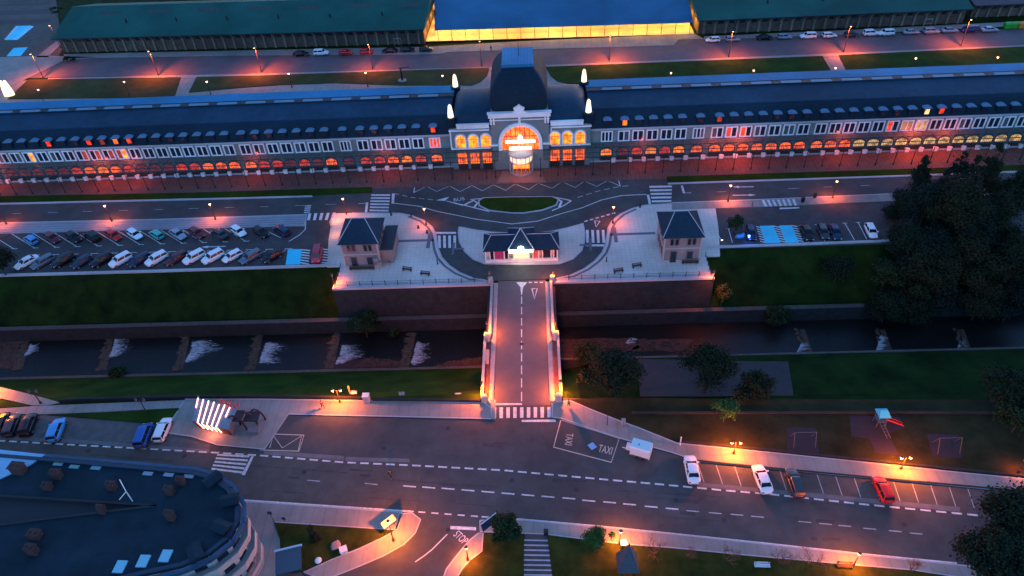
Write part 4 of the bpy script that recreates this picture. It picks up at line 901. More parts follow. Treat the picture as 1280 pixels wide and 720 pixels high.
mb = MB(to); mb.prism([(-28.8, 82), (50.9, 79.4), (50.9, 110), (-28.8, 112)], .13, .2); mb.build('platform_floor', PLAS, T)
mb = MB(to); mb.add([(-25.7, 80.9, 3.9), (50.0, 78.6, 3.9), (51, 100, 7.6), (-27.5, 104, 7.6), (-25.7, 80.9, 3.75), (50.0, 78.6, 3.75), (51, 125, 4), (-28, 130, 4)], [(0, 1, 2, 3), (4, 5, 1, 0), (3, 2, 6, 7), (1, 5, 6, 2), (0, 3, 7, 4), (7, 6, 5, 4)]); mb.build('roof', BLUER, T)
for k in range(19):
    x = lerp(-25, 49.5, k/18); y = lerp(82.0, 79.7, k/18); mb = MB(to); mb.tube((x, y, .2), (x, y, 3.85), .09, n=6); mb.box(x-.1, x+.1, y, y+3.4, 3.6, 3.75); mb.build('post', WOODD, T)
for k in range(12):
    x = lerp(-23, 47, k/11); light('shed_light', 'POINT', (x-10, lerp(81.9, 80.2, k/11)+1.6-84, 3.3), 170, (1, .42, .07), .25, parent=T)
for x in (-27.4, 50.6):
    for y in (84, 90, 97, 104): light('shed_light', 'POINT', (x-10, y-84, 2.6), 90, (1, .42, .07), .25, parent=T)
# ================================================================= CARS
CARM = {}
def paint(n, c, metal=.3):
    return mat('car_paint_'+n, c, .28, metal=metal)
PAINTS = {'white': paint('white', (.78, .79, .80), 0), 'black': paint('black', (.012, .012, .015)), 'dark_blue': paint('dark_blue', (.015, .03, .07)), 'dark_grey': paint('dark_grey', (.045, .05, .06)), 'grey': paint('grey', (.13, .16, .20)),
          'silver': paint('silver', (.32, .36, .42)), 'red': paint('red', (.62, .010, .010), 0), 'dark_red': paint('dark_red', (.16, .012, .02), 0), 'maroon': paint('maroon', (.10, .015, .02), 0), 'light_blue': paint('light_blue', (.05, .30, .62), 0),
          'teal': paint('teal', (.03, .42, .36), 0), 'blue': paint('blue', (.02, .10, .36), 0), 'indigo': paint('indigo', (.02, .02, .13), 0), 'crimson': paint('crimson', (.42, .02, .05), 0)}
TYRE = mat('tyre_rubber', (.012, .012, .012), .85); RIM = mat('wheel_rim', (.3, .3, .32), .4, metal=.6)
HL = mat('headlight_glass', (.5, .52, .55), .15); TL = mat('taillight_glass', (.30, .01, .01), .3); CGL = mat('car_glass', (.008, .012, .018), .25, spec=.3)
def loft(mb, secs, mi=None):
    n = len(secs[0]); b = []
    vs = [p for s_ in secs for p in s_]
    fs = [(k*n+i, k*n+(i+1)%n, (k+1)*n+(i+1)%n, (k+1)*n+i) for k in range(len(secs)-1) for i in range(n)]
    fs += [list(range(n))[::-1], [(len(secs)-1)*n+i for i in range(n)]]
    mb.add(vs, fs, mi)
def make_car(kind, label, colour):
    P = {  # length, half width, hood z, belt z, roof z, greenhouse x: rear base, rear top, front top, front base
        'hatchback': (4.05, .86, .86, .98, 1.46, -1.95, -1.62, .30, .98), 'saloon': (4.65, .90, .84, .96, 1.42, -1.62, -1.02, .38, 1.12),
        'estate': (4.6, .90, .86, .98, 1.46, -2.22, -1.95, .42, 1.10), 'suv': (4.5, .94, 1.02, 1.14, 1.68, -2.12, -1.90, .42, 1.05),
        'minivan': (4.5, .92, 1.08, 1.18, 1.84, -2.16, -2.05, .78, 1.50), 'van': (5.0, .97, 1.20, 1.30, 1.98, -2.44, -2.40, 1.15, 1.80)}[kind]
    L, hw, zh, zb, zr, rb, rt, ft, fb = P; h = L/2
    t = thing(kind if kind in ('van',) else 'parked_car', label, 'van' if kind == 'van' else 'car', (0, 0, 0), 0)
    mb = MB(); secs = []
    for x, w, zt, zl in [(-h, .72, .80, .42), (-h+.12, .90, zb-.10, .30), (-h+.55, .99, zb, .22), (rb+.6, 1.0, zb, .20), (0, 1.0, zb, .20), (fb-.05, 1.0, zb-.02, .20), (fb+.25, .99, zh+.03, .20), (h-.55, .95, zh-.05, .22), (h-.15, .86, zh-.18, .28), (h, .66, zh-.30, .38)]:
        w *= hw; s_ = [(x, -w*.82, zl), (x, -w, zl+.15), (x, -w, zt-.22), (x, -w*.93, zt-.05), (x, -w*.75, zt), (x, 0, zt+.03), (x, w*.75, zt), (x, w*.93, zt-.05), (x, w, zt-.22), (x, w, zl+.15), (x, w*.82, zl)]
        secs.append(s_)
    loft(mb, secs); body = mb.build('body', PAINTS['white'], t, smooth=True)
    mb = MB(); wb = hw*.88; wt = hw*.70; z0 = zb-.03; z1 = zr-.06
    v = [(rb, -wb, z0), (fb, -wb, z0), (fb, wb, z0), (rb, wb, z0), (rt, -wt, z1), (ft, -wt, z1), (ft, wt, z1), (rt, wt, z1)]
    mb.add(v, [(0, 1, 5, 4), (1, 2, 6, 5), (2, 3, 7, 6), (3, 0, 4, 7), (4, 5, 6, 7)]); mb.build('windows', CGL, t)
    mb = MB(); secs = []
    for x, w, dz in [(rt-.10, wt*.86, -.05), (rt+.05, wt*1.02, 0), (0 if ft > .1 else -.2, wt*1.06, .03), (ft-.08, wt*1.02, 0), (ft+.10, wt*.88, -.06)]:
        secs.append([(x, -w, z1-.02+dz), (x, -w*.9, z1+.05+dz), (x, 0, z1+.08+dz), (x, w*.9, z1+.05+dz), (x, w, z1-.02+dz), (x, 0, z1-.03+dz)])
    loft(mb, secs)
    for sy in (-1, 1):
        for a, b, r in [((fb, wb, z0), (ft, wt, z1), .045), ((rb, wb, z0), (rt, wt, z1), .06), (((fb+rb)/2-.1, wb, z0), ((ft+rt)/2-.1, wt, z1), .05)]:
            mb.tube((a[0], sy*a[1], a[2]), (b[0], sy*b[1], b[2]), r, n=5)
        mb.box(fb-.35, fb-.15, *sorted((sy*hw*.95, sy*(hw+.17))), zb-.03, zb+.14)
    if kind == 'van': mb.box(rt+.02, ft-1.1, -wb*.97, wb*.97, z0, z1+.06)
    mb.build('roof', PAINTS['white'], t, smooth=False)
    for sx in (-h+.78, h-.82):
        for sy in (-1, 1):
            mb = MB(); y0 = sy*(hw-.20); y1 = sy*(hw+.015); mb.tube((sx, y0, .32), (sx, y1, .32), .32, n=14); w = mb.build('wheel', TYRE, t)
            mb = MB(); mb.tube((sx, y1, .32), (sx, y1+sy*.012, .32), .19, n=10); mb.build('rim', RIM, w)
    for sy in (-1, 1):
        mb = MB(); a, b = sorted((sy*hw*.45, sy*hw*.80)); mb.add([(h-.20, a, zh-.30), (h-.20, b, zh-.30), (h-.06, b if sy < 0 else a, zh-.31), (h-.42, a, zh-.10), (h-.42, b, zh-.10)], [(0, 1, 4, 3), (0, 3, 2), (2, 4, 1), (2, 3, 4)]); mb.box(h-.24, h-.02, a, b, zh-.42, zh-.24); mb.build('headlight', HL, t)
        mb = MB(); a, b = sorted((sy*hw*.55, sy*hw*.84)); mb.box(-h-.005, -h+.2, a, b, .66, zb-.14); mb.build('taillight', TL, t)
    kids_of(t); CARM[kind] = t; t['_used'] = 0; return t
def put_car(kind, colour, px, py, dpx, dpy, label, group=None, hgt=.7, z=.02):
    """front of the car points along (dpx, dpy) on the reference plan"""
    if kind not in CARM: make_car(kind, '', colour)
    src = CARM[kind]
    if not src['_used']: src['_used'] = 1; t = src
    else: t = copy_tree(src)
    p = G(px, py, hgt); a = G(px-dpx, py-dpy, hgt); b = G(px+dpx, py+dpy, hgt); d = b-a
    t.location = (p.x, p.y, z); t.rotation_euler = (0, 0, math.atan2(d.y, d.x))
    t['label'] = label
    if group: t['group'] = group
    for ch in (KIDS[src.name] if t is src else t.children):
        if ch.name.startswith(('body', 'roof')):
            ch.material_slots[0].link = 'OBJECT'; ch.material_slots[0].material = PAINTS[colour]
    return t
ORD = ['first', 'second', 'third', 'fourth', 'fifth', 'sixth', 'seventh', 'eighth', 'ninth', 'tenth', 'eleventh', 'twelfth', 'thirteenth', 'fourteenth', 'fifteenth', 'sixteenth', 'seventeenth']
up = [('hatchback', 'light_blue', 38.5, 299), ('hatchback', 'dark_red', 65, 297), ('hatchback', 'black', 92, 296), ('suv', 'black', 115, 295), ('hatchback', 'red', 142, 294), ('hatchback', 'white', 168.5, 292.5), ('hatchback', 'teal', 195.5, 292.5), ('saloon', 'silver', 222, 292), ('hatchback', 'dark_red', 246, 291), ('saloon', 'dark_grey', 274, 291.5), ('hatchback', 'white', 298, 288.8), ('hatchback', 'black', 326, 290), ('estate', 'dark_blue', 352, 287.5)]
for i, (k, c, x, y) in enumerate(up):
    put_car(k, c, x, y, 14 if i % 3 else -14, 9 if i % 3 else -9, f'{c.replace("_", " ")} {k}, {ORD[i]} from the left in the upper slanted parking row', 'cars in the upper row of the left car park')
lo = [('saloon', 'white', 33, 327), ('estate', 'grey', 53, 327), ('suv', 'black', 79, 325.5), ('hatchback', 'dark_blue', 102, 327), ('suv', 'black', 127, 325), ('suv', 'white', 150.5, 325), ('estate', 'dark_blue', 174, 324.5), ('suv', 'white', 195.5, 323.5), ('estate', 'maroon', 220, 322.5), ('suv', 'white', 242.5, 321.5), ('suv', 'white', 266, 321), ('hatchback', 'white', 290, 320), ('estate', 'grey', 313, 320.5), ('hatchback', 'black', 340, 320)]
for i, (k, c, x, y) in enumerate(lo):
    put_car(k, c, x, y, -14, 7.4, f'{c.replace("_", " ")} {k}, {ORD[i]} from the left in the lower slanted parking row', 'cars in the lower row of the left car park')
put_car('minivan', 'crimson', 395.5, 316, -3, 14, 'crimson minivan parked between the striped areas beside the left plaza', hgt=1.2)
rg = 'cars parked in the right car park'
put_car('hatchback', 'dark_blue', 939, 291, 2.5, 9, 'dark blue hatchback parked just left of the bright blue disabled bays', rg)
put_car('saloon', 'black', 1009, 290, 4, 9, 'black saloon parked next to the hatched edge of the blue bays', rg)
put_car('hatchback', 'dark_grey', 1029, 289.5, 4, 9, 'dark grey hatchback in the middle of three dark cars in the right car park', rg)
put_car('saloon', 'dark_blue', 1044, 289, 4, 9, 'dark blue saloon, last of three dark cars beside two empty bays', rg)
put_car('hatchback', 'white', 1089, 288.5, 5, 10, 'white hatchback alone at the wooded end of the right car park', rg)
bk = 'cars parked along the road behind the station'
for i, (k, c, x, y) in enumerate([('saloon', 'black', 376, 67), ('suv', 'white', 401.5, 66), ('hatchback', 'red', 432, 65.5), ('hatchback', 'red', 458, 64.5), ('saloon', 'black', 487, 63), ('estate', 'black', 509.5, 62), ('hatchback', 'black', 532.5, 61.5)]):
    put_car(k, c, x, y, 10 if i != 4 else -10, -.4 if i != 4 else .4, f'{c} {k}, {ORD[i]} from the left in the line of cars before the green-roofed left depot', bk, z=.1)
for i, (k, c, x, y) in enumerate([('hatchback', 'white', 891, 49.5), ('hatchback', 'silver', 916, 48.5), ('saloon', 'black', 956, 46.5), ('hatchback', 'silver', 981, 45.5), ('suv', 'white', 1010, 44.8), ('hatchback', 'white', 1037, 43.8), ('hatchback', 'dark_grey', 1064.5, 43), ('suv', 'white', 1089, 41.3), ('suv', 'white', 1107.5, 41), ('saloon', 'silver', 1139, 39.5), ('suv', 'silver', 1164, 38.8), ('saloon', 'silver', 1187, 37.3), ('minivan', 'indigo', 1212, 37), ('saloon', 'silver', 1237, 36.5)]):
    put_car(k, c, x, y, 10 if i % 4 else -10, -.45 if i % 4 else .45, f'{c.replace("_", " ")} {k}, {ORD[i]} from the left in the line before the right depot', bk, z=.05)
tg = 'cars parked along the town road'
put_car('hatchback', 'black', 2, 527, 5, -13, 'black hatchback cut by the left edge of the photo, first by the town road', tg)
put_car('estate', 'dark_grey', 14, 531, 5, -13, 'dark grey estate second from the left by the town road', tg)
put_car('suv', 'black', 35, 530.5, 5, -13, 'black suv third from the left by the town road', tg)
put_car('suv', 'light_blue', 70, 537.5, 5, -13, 'blue-roofed suv standing alone in the parking strip by the town road', tg)
put_car('minivan', 'blue', 178, 541.5, 5, -13, 'deep blue minivan parked beside a white car near the neon shelter', tg, hgt=1.2)
put_car('estate', 'white', 203, 536.5, 5.5, -13, 'white car with black windows parked beside the neon shelter', tg)
put_car('saloon', 'white', 865, 586, -2.6, -14, 'white saloon in the first slanted bay, nearest the white trailer', tg)
put_car('saloon', 'white', 953, 598, -5, -13, 'white saloon beside four empty bays, next to the dark grey car', tg)
put_car('estate', 'dark_grey', 994, 603, -4.5, -14, 'dark grey estate between the white saloon and the red car', tg)
put_car('hatchback', 'red', 1104, 611, -6, -13, 'bright red hatchback parked alone at the right end of the bays', tg)

# ================================================================= LAMPS
def lampgeo(kind, h):
    off = []
    if kind == 'tall':
        t = thing('street_lamp', '', 'street lamp'); mb = MB(); mb.lathe([(.16, 0), (.15, .5), (.10, .7), (.07, h)], (0, 0, 0), 8); mb.build('pole', POLE, t)
        mb = MB(); mb.tube((0, 0, h-.1), (0, -.5, h+.05), .05, n=6); mb.lathe([(.10, h+.02), (.28, h-.02), (.24, h+.14), (.05, h+.25)], (0, -.5, 0), 8); mb.build('lamp_head', POLE, t)
        mb = MB(); mb.lathe([(.02, h-.22), (.19, h-.15), (.21, h-.03)], (0, -.5, 0), 8); mb.build('bulb', BULB, t); pos = [(0, -.5, h-.35)]
    elif kind == 'lantern':
        t = thing('street_lamp', '', 'street lamp'); mb = MB(); mb.lathe([(.20, 0), (.18, .5), (.09, .7), (.05, h-.4), (.07, h-.35)], (0, 0, 0), 8); mb.lathe([(.10, h-.36), (.13, h-.34), (.08, h-.30)], (0, 0, 0), 8); mb.build('pole', POLE, t)
        mb = MB(); mb.lathe([(.26, h+.12), (.20, h+.24), (.05, h+.36)], (0, 0, 0), 8); mb.build('lamp_head', POLE, t)
        mb = MB(); mb.lathe([(.11, h-.30), (.22, h-.05), (.22, h+.11)], (0, 0, 0), 8); mb.build('bulb', BULB, t); pos = [(0, 0, h-.1)]
    else:  # twin
        t = thing('street_lamp', '', 'street lamp'); mb = MB(); mb.lathe([(.18, 0), (.16, .4), (.08, .6), (.06, h)], (0, 0, 0), 8); mb.tube((-.6, 0, h-.1), (.6, 0, h-.1), .04, n=6); mb.build('pole', POLE, t); pos = []
        for sx in (-.6, .6):
            mb = MB(); mb.lathe([(.24, h+.1), (.18, h+.22), (.04, h+.34)], (sx, 0, 0), 8); hd = mb.build('lamp_head', POLE, t)
            mb = MB(); mb.lathe([(.09, h-.3), (.20, h-.1), (.21, h+.09)], (sx, 0, 0), 8); mb.build('bulb', BULB, hd); pos.append((sx, 0, h-.15))
    kids_of(t); return t, pos
YL = (1.0, .165, .004); LG = {}; PW = {'tall': 5.5, 'lantern': 2.9, 'twin': 1.7}
def lamp(kind, h, px, py, label, power, group=None, z=.12, rz=0, at=None, col=LAMP):
    key = (kind, h)
    if key not in LG: LG[key] = lampgeo(kind, h); t, pos = LG[key]
    else: t0, pos = LG[key]; t = copy_tree(t0)
    p = Vector(at) if at else G(px, py, z)
    t.location = p; t.rotation_euler = (0, 0, rz); t['label'] = label
    if group: t['group'] = group
    def find(o, out):
        for c in (KIDS[o.name] if o.name in KIDS else o.children):
            out.append(c); find(c, out)
        return out
    if power <= 0:
        for c in find(t, []):
            if c.name.startswith('bulb'): c.material_slots[0].link = 'OBJECT'; c.material_slots[0].material = BULB_OFF
    else:
        for q in pos:
            lo_ = light('lamp_light', 'POINT' if at or col is YL else 'SPOT', (q[0], q[1], q[2]-.3), power*PW[kind]/len(pos), col, .12, parent=t); 
            if lo_.data.type == 'SPOT': lo_.data.spot_size = math.radians(150); lo_.data.spot_blend = 1
    return t
g1 = 'tall lamps along the road behind the station'
for i, (x, y) in enumerate([(76, 60), (54, 97), (198, 94), (327, 90), (466, 86), (602, 82.5), (761.5, 76), (911, 71), (1054.5, 65), (1201, 57)]):
    lb = ['tall lamp at the corner of the left depot, beside the blue bays', 'tall lamp at the left end of the back road, by the grass corner', 'second tall lamp on the back road, below the left depot', 'third tall lamp on the back road, near a line of parked cars', 'tall lamp standing before the two red cars', 'tall lamp left of the station dome, before the yellow shed', 'tall lamp right of the station dome, before the yellow shed', 'tall lamp before the white and silver cars at the right depot', 'tall lamp beside the grass path on the right', 'tall lamp before the indigo minivan at the far right'][i]
    lamp('tall', 7.4, x, y, lb, [60, 420, 420, 420, 240, 90, 420, 300, 380, 380][i], g1)
g2 = 'small lamps in the lawns behind the station'
for i, (x, y) in enumerate([(56, 129), (162, 119), (264, 119), (365, 109), (460, 108), (555, 112), (837, 109), (939, 106), (1040, 103), (1139, 91), (1240, 90)]):
    lb = ['at the far left end of the lawn', 'left of the first lawn path', 'right of the first lawn path', 'in the lawn before the white car', 'in the lawn below the two red cars', 'beside the left rear beacon of the station', 'in the lawn right of the beacons', 'midway along the right lawn', 'beside the right lawn path', 'first beyond the right lawn path', 'at the far right of the lawn'][i]
    lamp('lantern', 4.0, x, y, 'small orange lamp ' + lb, 4, g2)
g3 = 'lamps along the front road and plaza'
for i, (x, y, w) in enumerate([(8, 280, 200), (140, 276.5, 230), (269.5, 274.5, 230), (433, 268, 130), (533, 281, 130), (766, 279, 130), (910, 252, 220), (1040.5, 247, 260)]):
    lb = ['lamp on the pavement at the left edge above the car park', 'lamp on the pavement above the dark cars of the left car park', 'lamp on the pavement above the silver and red parked cars', 'lamp behind the left pavilion beside the zebra crossing', 'lamp on the curved edge of the left plaza', 'lamp on the curved edge of the right plaza', 'lamp on the right pavement beside the two road arrows', 'lamp on the right pavement past the sloping zebra crossing'][i]
    lamp('lantern', 4.0, x, y, lb, w, g3)
lamp('lantern', 4.0, 1200, 240, 'lamp glowing behind the dark trees at the right end of the front road', 240, g3)
g4 = 'lamps on the bridge'
lamp('lantern', 2.4, 0, 0, 'unlit lamp at the left plaza corner of the bridge', 0, g4, at=(-5.75, -31.3, .3))
lamp('lantern', 2.4, 0, 0, 'lit lamp at the right plaza corner of the bridge', 170, g4, at=(5.75, -31.3, .3))
lamp('lantern', 2.4, 0, 0, 'lamp at the upper bend of the left bridge parapet', 460, g4, at=(-5.75, -44.5, .3))
lamp('lantern', 2.4, 0, 0, 'lamp at the upper bend of the right bridge parapet', 460, g4, at=(5.75, -44.5, .3))
lamp('lantern', 2.4, 0, 0, 'lamp at the town end of the left bridge parapet', 760, g4, at=(-6.05, -57.8, .3))
lamp('lantern', 2.4, 0, 0, 'lamp at the town end of the right bridge parapet', 680, g4, at=(6.05, -57.8, .3))
lamp('lantern', 2.4, 418, 356, 'lamp at the outer river corner of the left plaza', 240, g4); lamp('lantern', 2.4, 891, 352, 'lamp at the outer river corner of the right plaza', 260, g4)
g5 = 'twin-headed lamps along the pavements'
lamp('twin', 2.9, 425, 503, 'lit twin-headed lamp on the river pavement near the walking person', 420, g5, col=YL)
lamp('twin', 2.9, 183, 515, 'unlit twin-headed lamp on the path between the blue and white cars', 0, g5)
lamp('twin', 2.9, 51, 504, 'unlit twin-headed lamp where the two paths join', 0, g5)
lamp('twin', 2.9, -9, 492, 'lit lamp just at the left edge of the side path', 420, g5, col=YL)
lamp('twin', 2.6, 917, 567, 'lit twin-headed lamp before the glowing bush on the right pavement', 520, g5, col=YL)
lamp('twin', 2.6, 1126, 586, 'lit twin-headed lamp above the red car on the right pavement', 520, g5, col=YL)
g6 = 'lamps on the lower pavement'
lamp('lantern', 4.6, 492, 676, 'tall dark lamp beside the white lit sign at the road corner', 900, g6, col=YL)
lamp('lantern', 3.0, 774.5, 680, 'lamp beside the wooden shrine and the round tree', 420, g6, col=YL)
lamp('lantern', 3.2, 1066, 709, 'leaning lamp on the lower pavement between bare shrubs', 420, g6, col=YL)
lamp('lantern', 3.0, 585, 700, 'lamp at the red-lit corner of the side road', 420, g6)
lamp('lantern', 2.6, 1273, 590, 'small lamp glowing red at the right edge of the playground', 110, g6, z=.1)

# ================================================================= TREES AND SHRUBS
LEAF = {}
def leafmat(n, c): return mat('leaf_'+n, c, .9, noise=.45, scale=1.2, spec=.15)
LEAF['dark'] = leafmat('dark', (.009, .020, .010)); LEAF['pine'] = leafmat('pine', (.006, .017, .013)); LEAF['dusky'] = leafmat('dusky', (.016, .022, .010)); LEAF['mid'] = leafmat('mid', (.016, .034, .012)); LEAF['olive'] = leafmat('olive', (.06, .07, .015)); LEAF['green'] = leafmat('green', (.03, .085, .02))
BARK = mat('bark', (.05, .035, .025), .95, noise=.3, scale=4)
def tree_mesh(h, r, n, leaf, seed, shape='broad', trunk=None):
    rr = random.Random(seed); mb = MB(); lobes = []
    if shape == 'cone':
        for k in range(30):
            t = rr.random()**.8; rad = r*(1-t)*1.0+.2; a = rr.uniform(0, 6.283); d = rad*rr.uniform(.25, .8)
            lobes.append((d*math.cos(a), d*math.sin(a), h*(.12+.86*t), max(.45, rad*.42), max(.4, rad*.28)))
        lobes.append((0, 0, h*.5, r*.4, h*.4))
    elif shape == 'column':
        for k in range(9): lobes.append((rr.uniform(-.15, .15)*r, rr.uniform(-.15, .15)*r, h*(.12+.8*k/8), r*(.8-.35*k/8), h*.12))
    else:
        for k in range(34 if shape == 'broad' else 9):
            a = rr.uniform(0, 6.283); u = rr.uniform(-.5, 1); d = r*rr.uniform(.25, .72)*math.sqrt(max(.15, 1-max(0, u)**2))
            lobes.append((d*math.cos(a), d*math.sin(a), h*(.62+.27*u), r*rr.uniform(.12, .38), h*.12*rr.uniform(.6, 1.4)))
    tot = sum(l[3]**2 for l in lobes)
    for (x, y, z, a, b) in lobes:
        for i in range(int(n*a*a/tot)):
            v = Vector((rr.gauss(0, 1), rr.gauss(0, 1), rr.gauss(0, 1))).normalized()*min(1.45, abs(rr.gauss(.72, .30)))
            c = Vector((x+v.x*a, y+v.y*a, max(.1, z+v.z*b))); s = leaf*rr.uniform(.6, 1.3)
            nrm = (v + Vector((rr.uniform(-.8, .8), rr.uniform(-.8, .8), rr.uniform(-.3, 1.1)))).normalized()
            t1 = nrm.cross(Vector((rr.uniform(-1, 1), rr.uniform(-1, 1), rr.uniform(-1, 1)))).normalized(); t2 = nrm.cross(t1)
            mb.add([c-t1*s, c-t2*s*.6, c+t1*s, c+t2*s*.6], [(0, 1, 2, 3)])
    tm = MB(); tr = trunk or .05*h*.5
    tm.tube((0, 0, -.5), (0, 0, h*.45), tr, tr*.65); tm.tube((0, 0, h*.45), (rr.uniform(-.2, .2), 0, h*.85), tr*.65, tr*.2)
    for l in lobes[:10]: tm.tube((0, 0, h*rr.uniform(.3, .55)), (l[0]*.9, l[1]*.9, l[2]), tr*.4, tr*.1, n=5)
    return mb, tm
def tree(name, label, cat, p, h, r, n, leaf, lm, seed, shape='broad', group=None, trunk=None):
    t = thing(name, label, cat, tuple(p), random.Random(seed).uniform(0, 6), group); a, b = tree_mesh(h, r, n, leaf, seed, shape, trunk)
    a.build('crown', LEAF[lm], t); b.build('trunk', BARK, t); return t
wg = 'dark trees on the wooded river slope'
def gp(px, py, z): p = G(px, py, z); return Vector((p.x, p.y, hf(p.x, p.y)))
FOR = [  # where the crown shows on the plan, its height above ground level zero, tree height
 (1150, 222, 9, 12, 3.6, 'tall dark fir at the left tip of the wood, nearest the platform'), (1195, 222, 10, 14, 4.4, 'tall dark fir behind the tip of the wood beside the front road'),
 (1235, 218, 10, 15, 5.0, 'tall dark fir rising in front of the station at the right'), (1278, 230, 9, 15, 5.0, 'tall dark fir at the right edge, topmost in the wood'),
 (1155, 268, 6, 11, 4.2, 'dark spreading tree beside the white car of the right car park'), (1190, 270, 7, 14, 5.0, 'dark spreading tree in the middle of the wood'), (1250, 272, 7, 14, 5.2, 'dark spreading tree at the right edge below the firs'),
 (1160, 312, 3, 10, 4.4, 'dark tree on the upper slope below the car park end'), (1210, 318, 3, 12, 5.0, 'dark tree in the lower middle of the wood'), (1270, 322, 3, 12, 5.2, 'dark tree at the right edge halfway down the slope'),
 (1180, 345, 0, 8, 4.0, 'low dark tree near the river wall in the wood'), (1240, 348, 0, 8, 4.2, 'low dark tree near the river wall at the right edge')]
for q in [(1128, 312, 2, 9, 3.2, 'dark tree at the near corner of the wood beside the last parked car'), (1172, 248, 8, 13, 4.2, 'dark fir between the two foremost firs of the wood'), (1205, 240, 8, 14, 5.0, 'dark fir in the upper middle of the wood'),
          (1118, 362, -2, 6, 3.4, 'dark low tree above the river wall at the left foot of the wood'), (1215, 290, 5, 13, 5.0, 'dark spreading tree in the heart of the wood'), (1160, 335, 1, 10, 4.8, 'dark spreading tree on the left side of the lower wood'), (1148, 362, -2, 7, 3.8, 'dark low tree near the river wall, second from the left'), (1278, 355, -1, 8, 4.2, 'dark low tree near the river wall, cut by the right edge')]: FOR.append(q)
for i, (x, y, z, h, r, lb) in enumerate(FOR):
    p = gp(x, y, z); tree('fir_tree' if 'fir' in lb else 'broadleaf_tree', lb, 'tree', p, h+2, r*1.25, 14000, .19, ('dark', 'pine', 'dusky')[i % 3], 100+i, 'cone' if 'fir' in lb else 'broad', wg)
for i, (x, y, z, h, r, lm, n, lb) in enumerate([
 (1108, 345, -2, 7, 4.2, 'mid', 3500, 'green bushy tree on the slope left of the dark wood'), (978, 375, -4, 5, 3.4, 'mid', 2200, 'green bush low on the slope, right of the plaza wall'),
 (905, 362, -3, 5.0, 2.0, 'olive', 1100, 'yellow-lit bush beside the corner lamp of the right plaza'), (1045, 345, -3, 5.0, 4.0, 'dark', 2500, 'dark bush on the open right slope'),
 (920, 278, 3, 4.6, 2.0, 'mid', 900, 'small green tree standing in the right car park'), (765, 468, 2, 10, 5.8, 'dark', 8000, 'large dark round tree beside the bridge on the near bank'),
 (886, 462, 2, 9.5, 5.2, 'dark', 7000, 'large dark tree in the middle of the right garden'), (942, 490, 0, 6, 3.6, 'dark', 3000, 'smaller dark tree just right of the large garden tree'),
 (905, 522, 1, 4.5, 2.4, 'green', 1500, 'green leafy tree above the glowing pavement lamp'), (1255, 495, 2, 7, 5.0, 'dark', 4500, 'dark tree at the right edge above the garden wall'), (1268, 535, 1, 5, 4.0, 'mid', 3000, 'green bushy tree at the right edge beside the playground'),
 (452, 392, -4, 6.5, 4.0, 'mid', 4500, 'green shrub growing against the left retaining wall'), (489, 398, -5, 3.5, 1.3, 'mid', 600, 'narrow shrub beside the green one at the left retaining wall'), (142, 457, -7, 3.2, 2.0, 'mid', 1100, 'round dark bush beside the river foam on the left bank'),
 (5, 340, 1, 6.5, 3.8, 'dark', 3800, 'very dark tree at the left edge below the car park'), (735, 440, -3, 5, 3.2, 'mid', 1400, 'green shrub just right of the bridge on the river edge'),
 (1246, 705, 6, 11, 5.2, 'dark', 11000, 'big dark tree in the bottom right corner'), (1270, 662, 6, 12, 5.6, 'dark', 9000, 'big dark tree at the right edge, behind the corner one'),
 (635, 664, 2.5, 5.0, 2.7, 'mid', 3600, 'dark green tree at the lower pavement beside the glass panel')]):
    p = gp(x, y, z); tree('broadleaf_tree' if h > 4.4 else 'bush', lb, 'tree' if h > 4.4 else 'bush', p, h, r, n, .2, lm, 200+i, 'broad')
p = G(748, 686, 0); tree('round_tree', 'small neatly rounded green tree on the lower pavement', 'tree', p, 4.0, 2.5, 4200, .12, 'green', 301, 'ball', trunk=.1)
p = G(395, 676, .1); tree('conifer', 'narrow dark conifer on the corner lawn', 'tree', p, 3.6, .9, 900, .13, 'dark', 302, 'column')
for x, y, s in [(85, 77, 1.2), (92, 77, 1.1), (72, 22, 3.0)]:
    p = G(x, y, 0); tree('bush', {85: 'small bush at the left end of the depot pavement', 92: 'small bush right beside another at the depot pavement', 72: 'dark bush at the corner of the left depot roof'}[x], 'bush', p, s*1.2, s, 500, .2, 'mid', x, 'ball')
BARE = mat('bare_twigs', (.16, .07, .04), .9)
def bare(px, py, h, seed, label, base=None):
    rr = random.Random(seed); t = thing('bare_shrub', label, 'shrub', tuple(base or G(px, py, .15)), 0, 'bare shrubs along the lower pavement'); mb = MB()
    def br_(a, d, L, r, k):
        b = a + d*L; mb.tube(a, b, r, r*.7, n=5)
        if k:
            for i in range(3):
                nd = (d + Vector((rr.uniform(-.9, .9), rr.uniform(-.9, .9), rr.uniform(-.1, .6)))).normalized(); br_(b, nd, L*rr.uniform(.62, .85), r*.62, k-1)
    for i in range(4): br_(Vector((rr.uniform(-.1, .1), rr.uniform(-.1, .1), -.1)), Vector((rr.uniform(-.7, .7), rr.uniform(-.7, .7), 1)).normalized(), h*.32, .045, 4)
    mb.build('branches', BARE, t)
for i, (x, y, h, lb) in enumerate([(820, 692, 3.0, 'bare branched shrub right of the wooden shrine'), (858, 694, 2.2, 'small bare shrub, second right of the shrine'), (908, 700, 2.8, 'wide bare shrub above the white bench'), (975, 705, 2.6, 'thin bare shrub between the bench and the big shrub'), (1013, 706, 3.2, 'large curly bare shrub left of the leaning lamp'), (1139, 714, 2.6, 'thin bare shrub right of the leaning lamp')]): bare(x, y, h, 60+i, lb)

